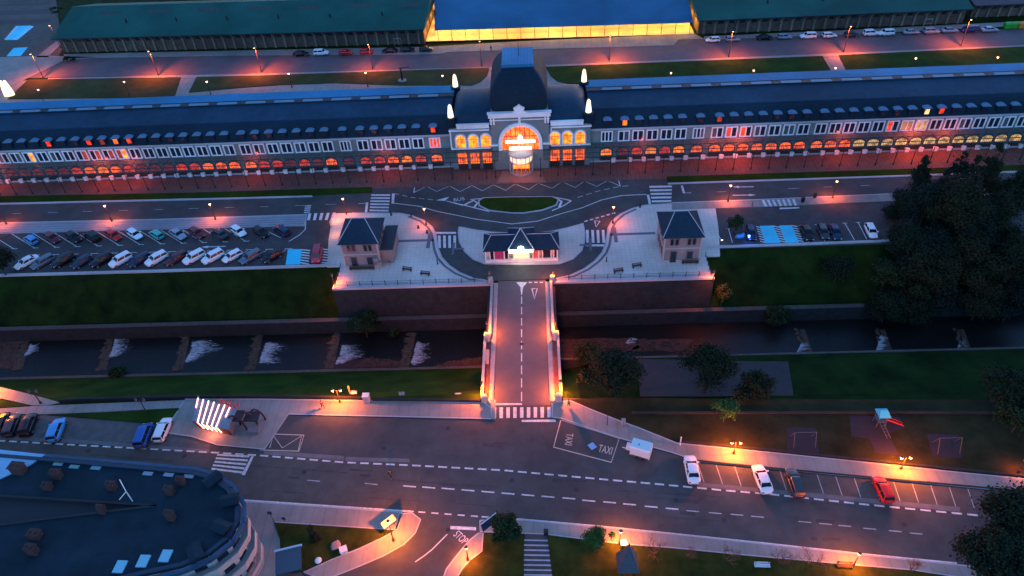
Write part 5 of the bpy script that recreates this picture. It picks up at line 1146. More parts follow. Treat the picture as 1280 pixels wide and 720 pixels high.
# ================================================================= curved town building
RB = [(-95, -74), (-78, -73.5), (-69.2, -74.3), (-62.2, -75.1), (-41.5, -77.6), (-38.3, -78.6), (-35.6, -80.4), (-33.5, -83.0), (-32.8, -85.6), (-33.4, -88.1), (-35.4, -90.4), (-38.4, -91.9), (-42.4, -92.8), (-56.8, -96.7), (-78, -103), (-95, -108)]
H = 10.0
B = thing('curved_building', 'dark-roofed apartment building with a rounded end and balconies, lower left corner', 'building', (-50, -85, 0)); bo = (-50, -85, 0)
def inset(P, d):   # RB runs clockwise: inside is to the right of travel
    out = []; n = len(P)
    for i in range(n):
        a = Vector(P[i-1]); b = Vector(P[i]); c = Vector(P[(i+1) % n]); t = ((b-a).normalized()+(c-b).normalized()).normalized()
        out.append((b.x + t.y*d, b.y - t.x*d))
    return out
BW = mat('building_render', (.40, .38, .36), .85, noise=.1, scale=.8, coords='World'); BR = mat('building_roof_slate', (.011, .026, .038), .8, spec=.1, noise=.25, scale=.35, wave=[('Y', 1.4, .88)], coords='World')
mb = MB(bo); mb.prism(inset(RB, 1.4), 0, H-.3); mb.build('wall', BW, B)
for k in range(3):
    mb = MB(bo); mb.prism(inset(RB, .35), 2.9*k+.35 if k else .02, 2.9*k+.62 if k else .3); mb.wallline(inset(RB, .45)[3:14], .12, 2.9*k+.62, 2.9*k+1.3); mb.build('balcony_band', BW, B)
# windows round the curve
ins = [Vector(p) for p in inset(RB, 1.38)]
for k in range(3):
    for i in range(4, 13):
        a, b = ins[i], ins[i+1]; L = (b-a).length; d = (b-a).normalized(); m = max(1, int(L/2.6))
        for j in range(m):
            c = a + d*L*(j+.5)/m; mb = MB(bo); nn = Vector((d.y, -d.x)); q = [c-d*.7-nn*.05, c+d*.7-nn*.05, c+d*.7+nn*.02, c-d*.7+nn*.02]
            mb.prism([(c - d*.7 - nn*.04), (c + d*.7 - nn*.04), (c + d*.7 + nn*.04), (c - d*.7 + nn*.04)], 2.9*k+1.0, 2.9*k+2.7); mb.build('window', GLASSD, B)
# roof with its long wedge-shaped light well
n_ = len(RB)
well = [(-95, -80.0), (-74, -80.6), (-44.5, -83.2), (-95, -89.5)]
mb = MB(bo); R2 = inset(RB, .9)
mb.sheet([R2[i] for i in (0, 1, 2, 3, 4, 5, 6, 7, 8)] + [(-44.5, -83.2), (-74, -80.6), (-95, -80.0)], H+.02); mb.sheet([(-95, -89.5), (-44.5, -83.2)] + [R2[i] for i in (8, 9, 10, 11, 12, 13, 14, 15)], H+.02); mb.build('roof', BR, B)
mb = MB(bo); mb.sheet(well, H-.27); mb.wallline(well, .25, H-.28, H+.2); mb.build('light_well', mat('light_well_dark', (.01, .014, .02), .8), B)
mb = MB(bo); pts = R2 + [R2[0]]; mb.wallline(pts, .5, H-.3, H+.28); mb.build('parapet', mat('building_gutter', (.010, .025, .05), .45, noise=.2, scale=1, coords='World'), B)
mb = MB(bo); pts = inset(RB, .15); pts = pts + [pts[0]]; mb.wallline(pts, .45, H-.5, H+.02); mb.build('gutter', mat('gutter_zinc', (.025, .065, .12), .4, noise=.2, scale=.8, coords='World'), B)
CH = mat('chimney_brick', (.055, .026, .024), .9, noise=.2, scale=2, coords='World')
for i, (x, y, w, h) in enumerate([(20, 583, 1.5, 1.3), (68, 590, 1.1, 1.2), (56, 604, 1.0, .8), (137, 604, 1.0, 1.1), (125, 634, .8, 1.2), (40, 664, 1.3, .8), (37, 684, 1.1, 1.2), (210, 610, .9, 1.2), (224, 598, .9, 1.1), (211, 642, .9, 1.4)]):
    p = G(x, y, H+1.2); mb = MB(bo); a = -.12; 
    c, s = math.cos(a), math.sin(a); q = [(p.x + c*dx*w*.52 - s*dy*w*.36, p.y + s*dx*w*.52 + c*dy*w*.36) for dx, dy in ((-1, -1), (1, -1), (1, 1), (-1, 1))]
    mb.prism(q, H-.1, H+h); q2 = [(p.x + (u-p.x)*1.15, p.y+(v_-p.y)*1.15) for u, v_ in q]; mb.prism(q2, H+h, H+h+.15)
    for t in (-.3, .3): mb.lathe([(.17, H+h+.15), (.14, H+h+.5), (.1, H+h+.5)], (p.x+c*t*w, p.y+s*t*w, 0), 8)
    mb.build('chimney', CH, B)
SKY1 = mat('roof_skylight_bright', (.20, .48, .58), .3)
for x, y in [(149.5, 708), (178.5, 701), (206.5, 694.5)]:
    p = G(x, y, H+.2); mb = MB(bo); mb.prism([(p.x-.62, p.y-.72), (p.x+.58, p.y-.78), (p.x+.66, p.y+.72), (p.x-.54, p.y+.78)], H, H+.2); mb.build('skylight', SKY1, B)
for x, y in [(73, 579), (93, 582.5), (120, 584), (185, 591), (211, 592.5), (236, 594.5)]:
    p = G(x, y, H+.12); mb = MB(bo); mb.prism([(p.x-.7, p.y-.25), (p.x+.6, p.y-.4), (p.x+.7, p.y+.1), (p.x-.6, p.y+.25)], H, H+.12); mb.build('skylight', mat('roof_skylight_dim', (.14, .30, .30), .2) if x < 130 else mat('roof_skylight_grey', (.25, .3, .34), .3), B)
for x, y, a in [(266, 596, .9), (288, 623, .2), (277, 657, -.4), (243, 690, -1.0)]:
    p = G(x, y, H+.8); t = MB(bo); t.M = Matrix.Translation((p.x, p.y, 0)) @ Matrix.Rotation(a, 4, 'Z'); t.box(-.9, .8, -.65, .65, H-.1, H+.6); t.xprof([(-.85, H+.6), (.85, H+.6), (0, H+1.0)], -1.3, .95)
    dmr = t.build('dormer', BR, B); g_ = MB(bo); g_.M = t.M; g_.box(.81, .86, -.5, .5, H+.15, H+.55); g_.build('pane', GLASSD, dmr)
p = G(160, 618, H+1.5); mb = MB(bo); mb.tube((p.x, p.y, H), (p.x, p.y, H+2.2), .06, n=6); mb.tube((p.x, p.y, H+2.2), (p.x-1.2, p.y+1.4, H+2.6), .05, n=5); mb.tube((p.x, p.y, H+2.1), (p.x-.3, p.y-1.2, H+2.2), .05, n=5); mb.build('aerial', STONEW, B)
TB = thing('terrace_roof', 'pale blue-white flat roof beside the curved building at the left edge', 'roof', (-72, -76, 0)); mb = MB((-72, -76, 0)); mb.prism([(q.x, q.y) for q in W2([(-40, 560), (0, 562), (56, 568), (36, 582), (0, 598), (-40, 612)], H+.2)], H+.03, H+.2); mb.build('roof_slab', mat('pale_roof_sheet', (.20, .40, .58), .5, noise=.08, scale=1), TB)

# ================================================================= neon shelter, trailer, small things
NE = mat('neon_tube', (1, .5, .4), .4, emit=(1, .34, .22), es=2.6)
A = thing('information_shelter', 'slanted steel shelter with seven glowing neon lines folding down its front', 'shelter', (-46, -62, .12)); ao = (-46, -62, .12)
TLq, TRq, BRq, BLq = [G(*q, 3.0) for q in ((246, 497.5), (297, 510.5), (284, 537), (240, 526))]
BLf, BRf = G(249, 534, .12), G(290, 544, .12)
STL = mat('shelter_steel', (.22, .24, .28), .4, metal=.4, noise=.15, scale=1.5)
mb = MB(ao); up_ = Vector((0, 0, .16)); mb.add([TLq, TRq, BRq, BLq, TLq-up_, TRq-up_, BRq-up_, BLq-up_], [(3, 2, 1, 0), (4, 5, 6, 7), (0, 1, 5, 4), (1, 2, 6, 5), (2, 3, 7, 6), (3, 0, 4, 7)]); mb.build('roof_panel', STL, A)
nn = (TLq-BLq).normalized()*.15
mb = MB(ao); mb.add([BLq-up_, BRq-up_, BRf, BLf, BLq-up_+nn, BRq-up_+nn, BRf+nn, BLf+nn], [(0, 3, 2, 1), (4, 5, 6, 7), (0, 1, 5, 4), (1, 2, 6, 5), (3, 0, 4, 7)]); mb.build('front_wall', mat('shelter_front_red', (.20, .03, .02), .6), A)
d1 = (TLq-BLq)*.9
for s_, e_ in ((BLf, BLq), (BRf, BRq)):
    mb = MB(ao); a = s_+d1; mb.add([s_, a, Vector((a.x, a.y, 2.84)), Vector((e_.x, e_.y, 2.84)), s_+Vector((.15, 0, 0)), a+Vector((.15, 0, 0)), Vector((a.x+.15, a.y, 2.84)), Vector((e_.x+.15, e_.y, 2.84))], [(0, 1, 2, 3), (7, 6, 5, 4), (0, 4, 5, 1), (1, 5, 6, 2), (2, 6, 7, 3)])
    mb.build('side_wall', STL, A)
for k in range(7):
    u = (k+.25)/7.6; top = TLq.lerp(TRq, u); bot = BLq.lerp(BRq, u+.0); f = BLf.lerp(BRf, u+.02)
    off = Vector((0, 0, .06)); mb = MB(ao)
    if k == 0: mb.tube(top+off, top.lerp(bot, .42)+off, .05, n=6)
    elif k == 6: mb.tube(top+off, top.lerp(bot, .5)+off, .05, n=6)
    else:
        fo = (f-bot).cross(BRq-BLq).normalized(); fo = fo if fo.y < 0 else -fo
        mb.tube(top+off, bot+off+Vector((0, -.06, 0)), .05, n=6); mb.tube(bot+off+Vector((0, -.06, 0)), f.lerp(bot, .12)+fo*.08, .05, n=6)
    mb.build('neon_tube', NE, A)
mb = MB(ao)
for k in range(6):
    a = G(275+4.5*k, 499+1.2*k, 3.4); mb.tube(a, a+Vector((.15, -.9, -.1)), .09, n=5)
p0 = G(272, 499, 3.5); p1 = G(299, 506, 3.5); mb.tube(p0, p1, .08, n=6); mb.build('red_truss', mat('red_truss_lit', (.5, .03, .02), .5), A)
light('neon_glow', 'POINT', (BLf.lerp(BRf, .5) - Vector(ao)) + Vector((0, -.9, 1.0)), 45, (1, .2, .1), .3, parent=A); light('neon_glow', 'POINT', G(286, 503, 2.9) - Vector(ao), 12, (1, .07, .04), .3, parent=A)
Rr = thing('arched_sculpture', 'dark red arched steel frame beside the neon shelter', 'sculpture', tuple(G(310, 530, .12))); ro = G(310, 530, .12)
for j, (cx, w, h) in enumerate([(-1.3, 1.4, 3.2), (.2, 1.3, 2.8), (1.4, 1.1, 2.4)]):
    mb = MB(); N = 12; pts = [Vector((cx + w*math.cos(math.pi*k/N), -1.0+j*.9, h*math.sin(math.pi*k/N))) for k in range(N+1)]
    for a, b in zip(pts[:-1], pts[1:]):
        mb.tube(a, b, .14, n=6)
    mb.build('arch', mat('arch_dark_red', (.03, .008, .010), .6, noise=.2, scale=2), Rr)
mb = MB(); mb.box(-2.4, .2, -1.6, .4, 2.6, 2.8); mb.box(.2, 2.4, -1.2, .6, 2.0, 2.2); mb.build('canopy', MC['arch_dark_red'], Rr)
mb = MB(); mb.box(.6, 2.2, -2.0, -1.0, .05, .5); mb.build('plinth', STL, Rr)

T = thing('trailer', 'white box trailer with drawbar parked at the pavement edge near the taxi bay', 'trailer', tuple(G(803, 562, .0))); q = [G(*k, 2.3) for k in [(791.5, 545.5), (816, 552.5), (812.5, 566.5), (789, 558.5)]]; c0 = sum(q, Vector())/4; T.location = (c0.x, c0.y, 0)
d = (q[1]-q[0]); T.rotation_euler = (0, 0, math.atan2(d.y, d.x)); Lx = d.length/2; Ly = (q[3]-q[0]).length/2
TW = mat('trailer_white', (.62, .66, .68), .4)
mb = MB(); loft(mb, [[(x, -Ly*f, .5), (x, -Ly*f, 2.1), (x, -Ly*.85*f, 2.3), (x, Ly*.85*f, 2.3), (x, Ly*f, 2.1), (x, Ly*f, .5)] for x, f in ((-Lx, .96), (-Lx+.1, 1), (Lx-.1, 1), (Lx, .96))]); mb.build('body', TW, T)
mb = MB(); mb.box(-Lx-.7, -Lx-.02, -.35, .35, .6, 1.5); mb.tube((-Lx-1.3, 0, .45), (-Lx, 0, .45), .06); mb.build('front_box', TW, T)
for sy in (-1, 1):
    for sx in (-.3, .5): mb = MB(); mb.tube((sx, sy*(Ly-.2), .3), (sx, sy*(Ly+.02), .3), .3, n=12); mb.build('wheel', TYRE, T)
mb = MB(); mb.box(-.4, -.3, -Ly*.3, -Ly*.1, 2.31, 2.5); mb.box(-Lx+.15, Lx-.15, -Ly-.02, -Ly, .55, .7); mb.build('vent', IRON, T)

T = thing('work_stand', 'small light-blue square stand on splayed legs in the taxi bay', 'stand', tuple(G(740, 563, 0)), .6)
mb = MB(); mb.box(-.45, .45, -.5, .5, .95, 1.05); mb.build('top', mat('stand_blue', (.18, .42, .62), .5), T)
for sx, sy in ((-1, -1), (1, -1), (1, 1), (-1, 1)): mb = MB(); mb.tube((sx*.38, sy*.42, .95), (sx*.5, sy*.6, .02), .03, n=5); mb.build('leg', IRON, T)

def bench(px, py, ang, label, m=WOODD, grp='benches', z=.12):
    T = thing('bench', label, 'bench', tuple(G(px, py, z)), ang, grp)
    mb = MB(); [mb.box(-.95, .95, y, y+.13, .43, .48) for y in (-.25, -.08, .09)]; mb.build('seat', m, T)
    mb = MB(); [mb.box(-.95, .95, .24+.03*k, .27+.03*k, .56+.14*k, .66+.14*k) for k in (0, 1)]; mb.build('backrest', m, T)
    for sx in (-.75, .75): mb = MB(); mb.box(sx-.05, sx+.05, -.25, .28, 0, .43); mb.box(sx-.05, sx+.05, .25, .31, .43, .85); mb.build('leg', IRON, T)
bench(509, 338.5, -.22, 'dark bench on the left plaza, nearer the pavilion'); bench(531.5, 344, -.22, 'dark bench on the left plaza, nearer the road curve')
bench(773, 340.5, .22, 'dark bench on the right plaza, nearer the road curve'); bench(796, 334, .22, 'dark bench on the right plaza, nearer the pavilion')
bench(952, 709, -.05, 'white bench on the grass below the bare shrubs', TW, None, .2)
bench(1055, 709, -.08, 'dark bench beside the leaning lamp on the lower pavement', WOODD, None)
def box_thing(name, label, cat, px, py, w, d, h, m, ang=0, z=.12, cap=None):
    T = thing(name, label, cat, tuple(G(px, py, z)), ang); mb = MB(); mb.box(-w/2, w/2, -d/2, d/2, .08, h); mb.build('cabinet', m, T)
    mb = MB(); mb.box(-w/2-.05, w/2+.05, -d/2-.05, d/2+.05, h, h+.08); mb.box(-w/2+.05, w/2-.05, -d/2+.05, d/2-.05, 0, .08); mb.build('lid', cap or m, T)
    mb = MB(); mb.box(-.02, .02, -d/2-.01, -d/2, .2, h-.1); mb.build('door_seam', IRON, T); return T
box_thing('utility_cabinet', 'white-topped cabinet standing at the gap in the river pavement wall', 'cabinet', 459, 502, .95, .8, 1.5, mat('cabinet_pinkish', (.45, .35, .36), .6), cap=TW)
box_thing('utility_box', 'white square box on the corner lawn', 'box', 430, 689.5, .9, .8, .6, TW, .4, .2)
T = thing('ground_dome', 'white round cover on the corner lawn, left of the square box', 'cover', tuple(G(398, 701, .2))); mb = MB(); mb.lathe([(.45, 0), (.45, .15), (.35, .3), (.1, .38)], (0, 0, 0), 12); mb.build('cap', TW, T); mb = MB(); mb.lathe([(.5, 0), (.5, .05)], (0, 0, 0), 12); mb.build('ring', IRON, T)
T = thing('flower_rock', 'pinkish rock in the corner lawn beside the white box', 'rock', tuple(G(420, 682, .2))); mb = MB(); rq = random.Random(4); mb.lathe([(.7, 0), (.65, .2), (.4, .45), (.1, .5)], (0, 0, 0), 9); mb.v = [v + Vector((rq.uniform(-.12, .12), rq.uniform(-.12, .12), 0)) for v in mb.v]; mb.build('stone', mat('pink_stone', (.3, .2, .2), .9, noise=.2, scale=3), T)
def sign(name, label, cat, px, py, w, h, z0, m, ang=0, pole_h=None, z=.12, tilt=0):
    T = thing(name, label, cat, tuple(G(px, py, z)), ang)
    for sx in ((-w*.4, w*.4) if w > .9 else (0,)): mb = MB(); mb.tube((sx, .05, 0), (sx, .05, pole_h or z0+h), .04, n=6); mb.build('post', IRON, T)
    mb = MB(); mb.M = Matrix.Translation((0, 0, z0+h/2)) @ Matrix.Rotation(tilt, 4, 'X'); mb.box(-w/2, w/2, -.04, .02, -h/2, h/2); mb.build('board', m, T); return T
sign('direction_sign', 'brightly lit white board on a post at the road corner', 'sign', 489, 664, 1.9, .9, 1.9, mat('sign_white_lit', (.45, .42, .40), .5), .75, z=.12, tilt=-.7)
sign('information_sign', 'small white sign on the river grass beside the cabinet', 'sign', 444, 497, 1.0, .5, 1.0, TW, z=-1, tilt=-.6)
sign('information_sign', 'small grey twin sign on the river grass', 'sign', 503, 497, .9, .7, .5, mat('sign_grey', (.25, .27, .3), .6), z=-.9, tilt=-.6)
sign('information_sign', 'small white sign on the river grass nearest the bridge', 'sign', 573, 497, 1.0, .5, .5, TW, z=-.9, tilt=-.6)
sign('orange_post', 'tall orange-lit post on the river grass by the twin lamp', 'post', 439, 496, .25, 1.8, .8, mat('post_orange', (.5, .25, .12), .6), z=-.8)
sign('road_sign', 'dark round sign on a pole at the corner of the left lower pavement', 'sign', 342.5, 653, .6, .6, 2.0, mat('sign_dark', (.03, .04, .07), .6)); sign('road_sign', 'small dark sign on the lower pavement beside the round one', 'sign', 356, 652, .5, .5, .5, MC['sign_dark'])
T = sign('bus_stop_panel', 'slanted dark-blue glass panel on a pale pad at the road corner', 'panel', 612, 661, 2.4, 1.5, .9, mat('panel_blue', (.02, .05, .10), .2), .7, tilt=-.3); mb = MB(); mb.box(-1.25, 1.25, -.08, .06, 2.38, 2.5); mb.build('top_rail', TW, T)
sign('small_sign', 'dark sign plate on the left plaza edge beside the pavilion wall', 'sign', 487, 331, .3, .4, .6, WOODD)
def pole(px, py, h, m, label, name='bollard', cat='bollard', r=.07, z=.12, grp=None):
    T = thing(name, label, cat, tuple(G(px, py, z)), 0, grp); mb = MB(); mb.lathe([(r*1.4, 0), (r*1.4, .15), (r, .2), (r, h)], (0, 0, 0), 8); mb.build('shaft', m, T); mb = MB(); mb.lathe([(r*1.2, h), (r*1.3, h+.05), (.01, h+.14)], (0, 0, 0), 8); mb.build('cap', m, T)
pole(850, 556, 1.7, TW, 'tall white post at the edge of the playground lawn', r=.09)
pole(759, 531, 2.6, IRON, 'tall dark thin post on the right pavement near the taxi bay', r=.05)
box_thing('litter_bin', 'grey litter bin on the right pavement', 'bin', 779, 530.5, .5, .5, 1.0, mat('bin_grey', (.28, .28, .3), .5))
box_thing('litter_bin', 'small dark bin at the top of the stepped path', 'bin', 682.5, 668, .5, .5, .8, IRON)
pole(489, 269, .9, IRON, 'short dark bollard at the zebra crossing corner of the left plaza', r=.15); pole(514, 271, .8, IRON, 'short dark bollard on the upper kerb of the left plaza', r=.12)
pole(547, 330, 1.0, IRON, 'dark bollard on the left plaza curve below the zebra', r=.1); pole(758, 327, 1.0, IRON, 'dark bollard on the right plaza curve below the zebra', r=.1)
pole(800, 259, .9, IRON, 'short dark bollard on the upper kerb of the right plaza', r=.15); pole(523, 285, .5, IRON, 'low dark block on the left plaza behind the curve lamp', r=.2); pole(534, 291, .5, IRON, 'low dark block on the left plaza beside the curve lamp', r=.2)
box_thing('litter_bin', 'dark bin on the right pavement near the sloping zebra crossing', 'bin', 1003, 252.5, .6, .5, 1.0, IRON); box_thing('litter_bin', 'dark bin beside the right pavement lamp', 'bin', 1018, 247, .5, .5, 1.1, WOODD); pole(940, 258, 1.2, IRON, 'thin dark post beside the sloping zebra crossing', r=.05)
sign('map_board', 'lit orange board at the gap between the left car park and plaza', 'sign', 415, 285, .9, 1.1, .8, mat('board_cream', (.6, .5, .35), .6), 1.45)
light('board_light', 'POINT', G(418, 286, 1.6), 30, (1, .30, .1), .1)
light('board_light', 'POINT', G(420, 271, 1.2), 22, (1, .30, .1), .1)
T = thing('charging_post', 'charging post glowing blue beside the disabled bays', 'charger', tuple(G(935, 301, .02))); mb = MB(); mb.box(-.2, .2, -.15, .15, 0, 1.2); mb.build('cabinet', IRON, T); mb = MB(); mb.box(-.16, .16, -.18, -.155, .85, 1.15); mb.box(-.21, .21, -.16, .16, 1.2, 1.26); mb.build('screen', mat('charger_blue', (.05, .1, .8), .4, emit=(.05, .12, 1), es=3), T); light('charger_light', 'POINT', (0, -.5, 1.0), 12, (.08, .15, 1), .1, parent=T)
T = thing('covered_motorbike', 'small bright blue covered motorbike beside the charging post', 'motorbike', tuple(G(925, 297, .02)), .1); mb = MB(); loft(mb, [[(x, -w, .05), (x, -w*.8, z*.6), (x, 0, z), (x, w*.8, z*.6), (x, w, .05)] for x, w, z in ((-1.0, .2, .5), (-.6, .4, .9), (0, .45, .85), (.5, .45, 1.15), (.95, .25, .7))]); mb.build('cover', PAINTS['light_blue'], T, smooth=True); mb = MB(); mb.tube((-.75, -.06, .28), (-.75, .06, .28), .28, n=12); mb.build('wheel', TYRE, T)
T = thing('bollard_light', 'low white light in an empty bay of the right car park', 'light', tuple(G(902, 303, .02))); mb = MB(); mb.lathe([(.07, 0), (.07, .5)], (0, 0, 0), 8); mb.build('shaft', IRON, T); mb = MB(); mb.lathe([(.1, .5), (.12, .6), (.02, .7)], (0, 0, 0), 8); mb.build('bulb', mat('small_white_bulb', (.9, .9, .9), .4, emit=(1, .9, .8), es=2), T)
# wooden shrine
T = thing('wayside_shrine', 'small wooden shrine with a steep dark pointed roof on the lower grass', 'shrine', tuple(G(783, 716, .2)))
for sx in (-.6, .6):
    for sy in (-.6, .6): mb = MB(); mb.box(sx-.08, sx+.08, sy-.08, sy+.08, 0, 2.6); mb.build('post', WOODD, T)
mb = MB(); mb.add([(-1.3, -1.3, 2.3), (1.3, -1.3, 2.3), (1.3, 1.3, 2.3), (-1.3, 1.3, 2.3), (0, 0, 6.6)], [(0, 1, 4), (1, 2, 4), (2, 3, 4), (3, 0, 4), (3, 2, 1, 0)]); mb.build('roof', mat('shrine_slate', (.06, .075, .10), .6, noise=.3, scale=3, wave=[('Z', 3, .8)]), T)
mb = MB(); mb.box(-.45, .45, -.66, -.6, 1.5, 2.2); mb.build('notice', mat('notice_paper', (.45, .38, .3), .7), T); mb = MB(); mb.lathe([(.06, 6.45), (.12, 6.65), (.02, 6.9)], (0, 0, 0), 8); mb.build('finial', IRON, T)
T = thing('lit_box', 'small glowing white box sign beside the shrine lamp', 'sign', tuple(G(779, 684, .2))); mb = MB(); mb.box(-.35, .35, -.2, .2, .8, 1.4); mb.build('panel', mat('lit_box_white', (.9, .8, .7), .5, emit=(1, .62, .40), es=.8), T); mb = MB(); mb.box(-.05, .05, -.05, .05, 0, .8); mb.build('post', IRON, T)
# glass shelter bottom left
T = thing('glass_shelter', 'glass shelter with a pale metal front edge at the bottom of the corner lawn', 'shelter', tuple(G(366, 712, .2)), .25); mb = MB(); mb.box(-1.6, 1.6, -1.6, 1.6, 2.2, 2.3); mb.build('roof', mat('shelter_glass', (.04, .07, .10), .15), T); mb = MB(); mb.box(-1.7, 1.7, 1.6, 1.8, 2.15, 2.45); mb.build('fascia', mat('shelter_edge', (.35, .5, .6), .4), T)
for sx in (-1.5, 1.5):
    for sy in (-1.5, 1.5): mb = MB(); mb.tube((sx, sy, 0), (sx, sy, 2.2), .06, n=6); mb.build('post', IRON, T)
# signs beside the depots
for x, y, lb in [(498, 58, 'small metal gate frame before the left depot'), (1158, 34, 'small metal gate frame before the right depot')]:
    T = thing('gate_frame', lb, 'frame', tuple(G(x, y+1, .12))); mb = MB(); [mb.tube((sx, 0, 0), (sx, 0, 2.6), .06, n=5) for sx in (-1, 1)]; mb.build('post', PAVE2, T); mb = MB(); mb.box(-1.1, 1.1, -.1, .1, 2.5, 2.7); mb.box(-1, 1, -.05, .05, 1.2, 1.3); mb.build('crossbar', PAVE2, T)
T = thing('luminous_sculpture', 'pale glowing wedge at the back corner near the left end of the station', 'sculpture', tuple(G(12, 119, .1))); 
for k in (0, 1): mb = MB(); mb.lathe([(.9, 0), (.8, 1.5), (.35, 4.2), (.1, 4.4)], (-.5+1.1*k, 0, 0), 8); mb.build('cone', mat('wedge_glow', (.7, .6, .4), .5, emit=(1, .72, .40), es=.35), T)
T = thing('garden_crane', 'old dark water crane on a pale base in the lawn behind the station', 'crane', tuple(G(503, 101, .2))); mb = MB(); mb.lathe([(1.2, 0), (1.2, .25), (1.0, .3)], (0, 0, 0), 10); mb.build('base', PAVE2, T); mb = MB(); mb.lathe([(.3, .3), (.2, 3.4), (.3, 3.6)], (0, 0, 0), 8); mb.tube((-.4, 0, 3.6), (2.4, 0, 3.9), .14, n=6); mb.build('column', IRON, T)
# recycling containers
for i, (x, y, c, lb) in enumerate([(1258, 35.5, (.03, .35, .03), 'first green recycling container at the right end of the car line'), (1266, 35.2, (.04, .30, .03), 'second green recycling container beside the orange one'), (1275, 35, (.65, .22, .02), 'orange recycling container at the right edge of the back road')]):
    T = thing('recycling_container', lb, 'container', tuple(G(x, y, .1)), .05); mb = MB(); mb.add([(-.8, -.6, .1), (.8, -.6, .1), (.8, .6, .1), (-.8, .6, .1), (-.95, -.75, 1.4), (.95, -.75, 1.4), (.95, .75, 1.4), (-.95, .75, 1.4)], [(3, 2, 1, 0), (0, 1, 5, 4), (1, 2, 6, 5), (2, 3, 7, 6), (3, 0, 4, 7), (4, 5, 6, 7)]); mb.build('bin_body', mat('container_%d' % i, c, .5), T)
    mb = MB(); mb.xprof([(-.78, 1.4), (.78, 1.4), (.4, 1.75), (-.4, 1.75)], -.97, .97); mb.build('lid', MC['container_%d' % i], T)
# playground
FR = mat('playground_metal', (.07, .07, .08), .5)
def swing(px, py, label):
    T = thing('swing', label, 'swing', tuple(G(px, py, .05)), 0, 'playground swings')
    for sx in (-1.5, 1.5): mb = MB(); mb.tube((sx, -1, 0), (sx, 0, 2.3), .05, n=6); mb.tube((sx, 1, 0), (sx, 0, 2.3), .05, n=6); mb.build('frame_leg', FR, T)
    mb = MB(); mb.tube((-1.6, 0, 2.3), (1.6, 0, 2.3), .05, n=6); mb.build('crossbar', FR, T)
    for sx in (-.7, .7): mb = MB(); mb.box(sx-.22, sx+.22, -.12, .12, .5, .55); mb.tube((sx-.2, 0, .55), (sx-.2, 0, 2.3), .015, n=4); mb.tube((sx+.2, 0, .55), (sx+.2, 0, 2.3), .015, n=4); mb.build('seat', TYRE, T)
swing(1003, 553, 'swing on the left playground mat'); swing(1182, 560, 'swing on the right playground mat')
T = thing('playground_slide', 'play tower with a cyan roof and a red slide on the middle mat', 'slide', tuple(G(1098, 530, .05))); mb = MB()
for sx in (-.6, .6):
    for sy in (-.6, .6): mb.box(sx-.05, sx+.05, sy-.05, sy+.05, 0, 2.6)
mb.box(-.65, .65, -.65, .65, 1.1, 1.2); mb.build('tower', FR, T)
mb = MB(); mb.add([(-.85, -.9, 2.4), (.85, -.9, 2.4), (.85, .9, 2.4), (-.85, .9, 2.4), (-.5, 0, 3.1), (.5, 0, 3.1)], [(0, 1, 5, 4), (2, 3, 4, 5), (1, 2, 5), (3, 0, 4), (3, 2, 1, 0)]); mb.build('roof', mat('play_roof_cyan', (.05, .50, .65), .4), T)
mb = MB(); mb.add([(.65, -.25, 1.2), (.65, .25, 1.2), (3.2, -.75, .3), (3.2, -.25, .3), (.65, -.3, 1.45), (.65, .3, 1.45), (3.2, -.8, .5), (3.2, -.2, .5)], [(0, 1, 3, 2), (4, 0, 2, 6), (1, 5, 7, 3)]); mb.build('slide', mat('slide_red', (.6, .03, .02), .4), T)
mb = MB(); mb.tube((.3, -2.6, 0), (-.4, -.65, 1.2), .05, n=5); mb.tube((.8, -2.6, 0), (.1, -.65, 1.2), .05, n=5); [mb.tube((.3-.14*k, -2.6+.39*k, .24*k), (.8-.14*k, -2.6+.39*k, .24*k), .03, n=4) for k in range(1, 5)]; mb.build('ladder', FR, T)

MHM = mat('manhole_iron', (.025, .025, .03), .6, metal=.3, noise=.2, scale=4)
for x, y in [(480, 560), (560, 535), (640, 600), (720, 612), (845, 625), (905, 650), (380, 590), (230, 570), (560, 662), (470, 668), (652, 430), (560, 262), (700, 275), (300, 262), (1000, 246), (620, 285), (110, 563), (1130, 655)]:
    p = G(x, y, .05); mb = MB(); mb.lathe([(.34, 0), (.34, .012)], (p.x, p.y, .048 if 600 < x < 700 and 380 < y < 500 else .020), 14); struct('manhole_cover', mb, MHM)
rt = random.Random(11)
TR = mat('tyre_smear', (.04, .04, .043), .8, noise=.3, scale=2, coords='World'); mb = MB()
for k in range(26):
    x = rt.uniform(60, 1150); y = 572 + (x-272)*.066 + rt.choice([8, 14, 32, 38]) + rt.uniform(-1, 1); L_ = rt.uniform(25, 90); mb.line(W2([(x, y), (x+L_/2, y+L_*.036+rt.uniform(-.6, .6)), (x+L_, y+L_*.073)]), rt.uniform(.10, .2), .0175 + .0001*k)
struct('tyre_mark', mb, TR)

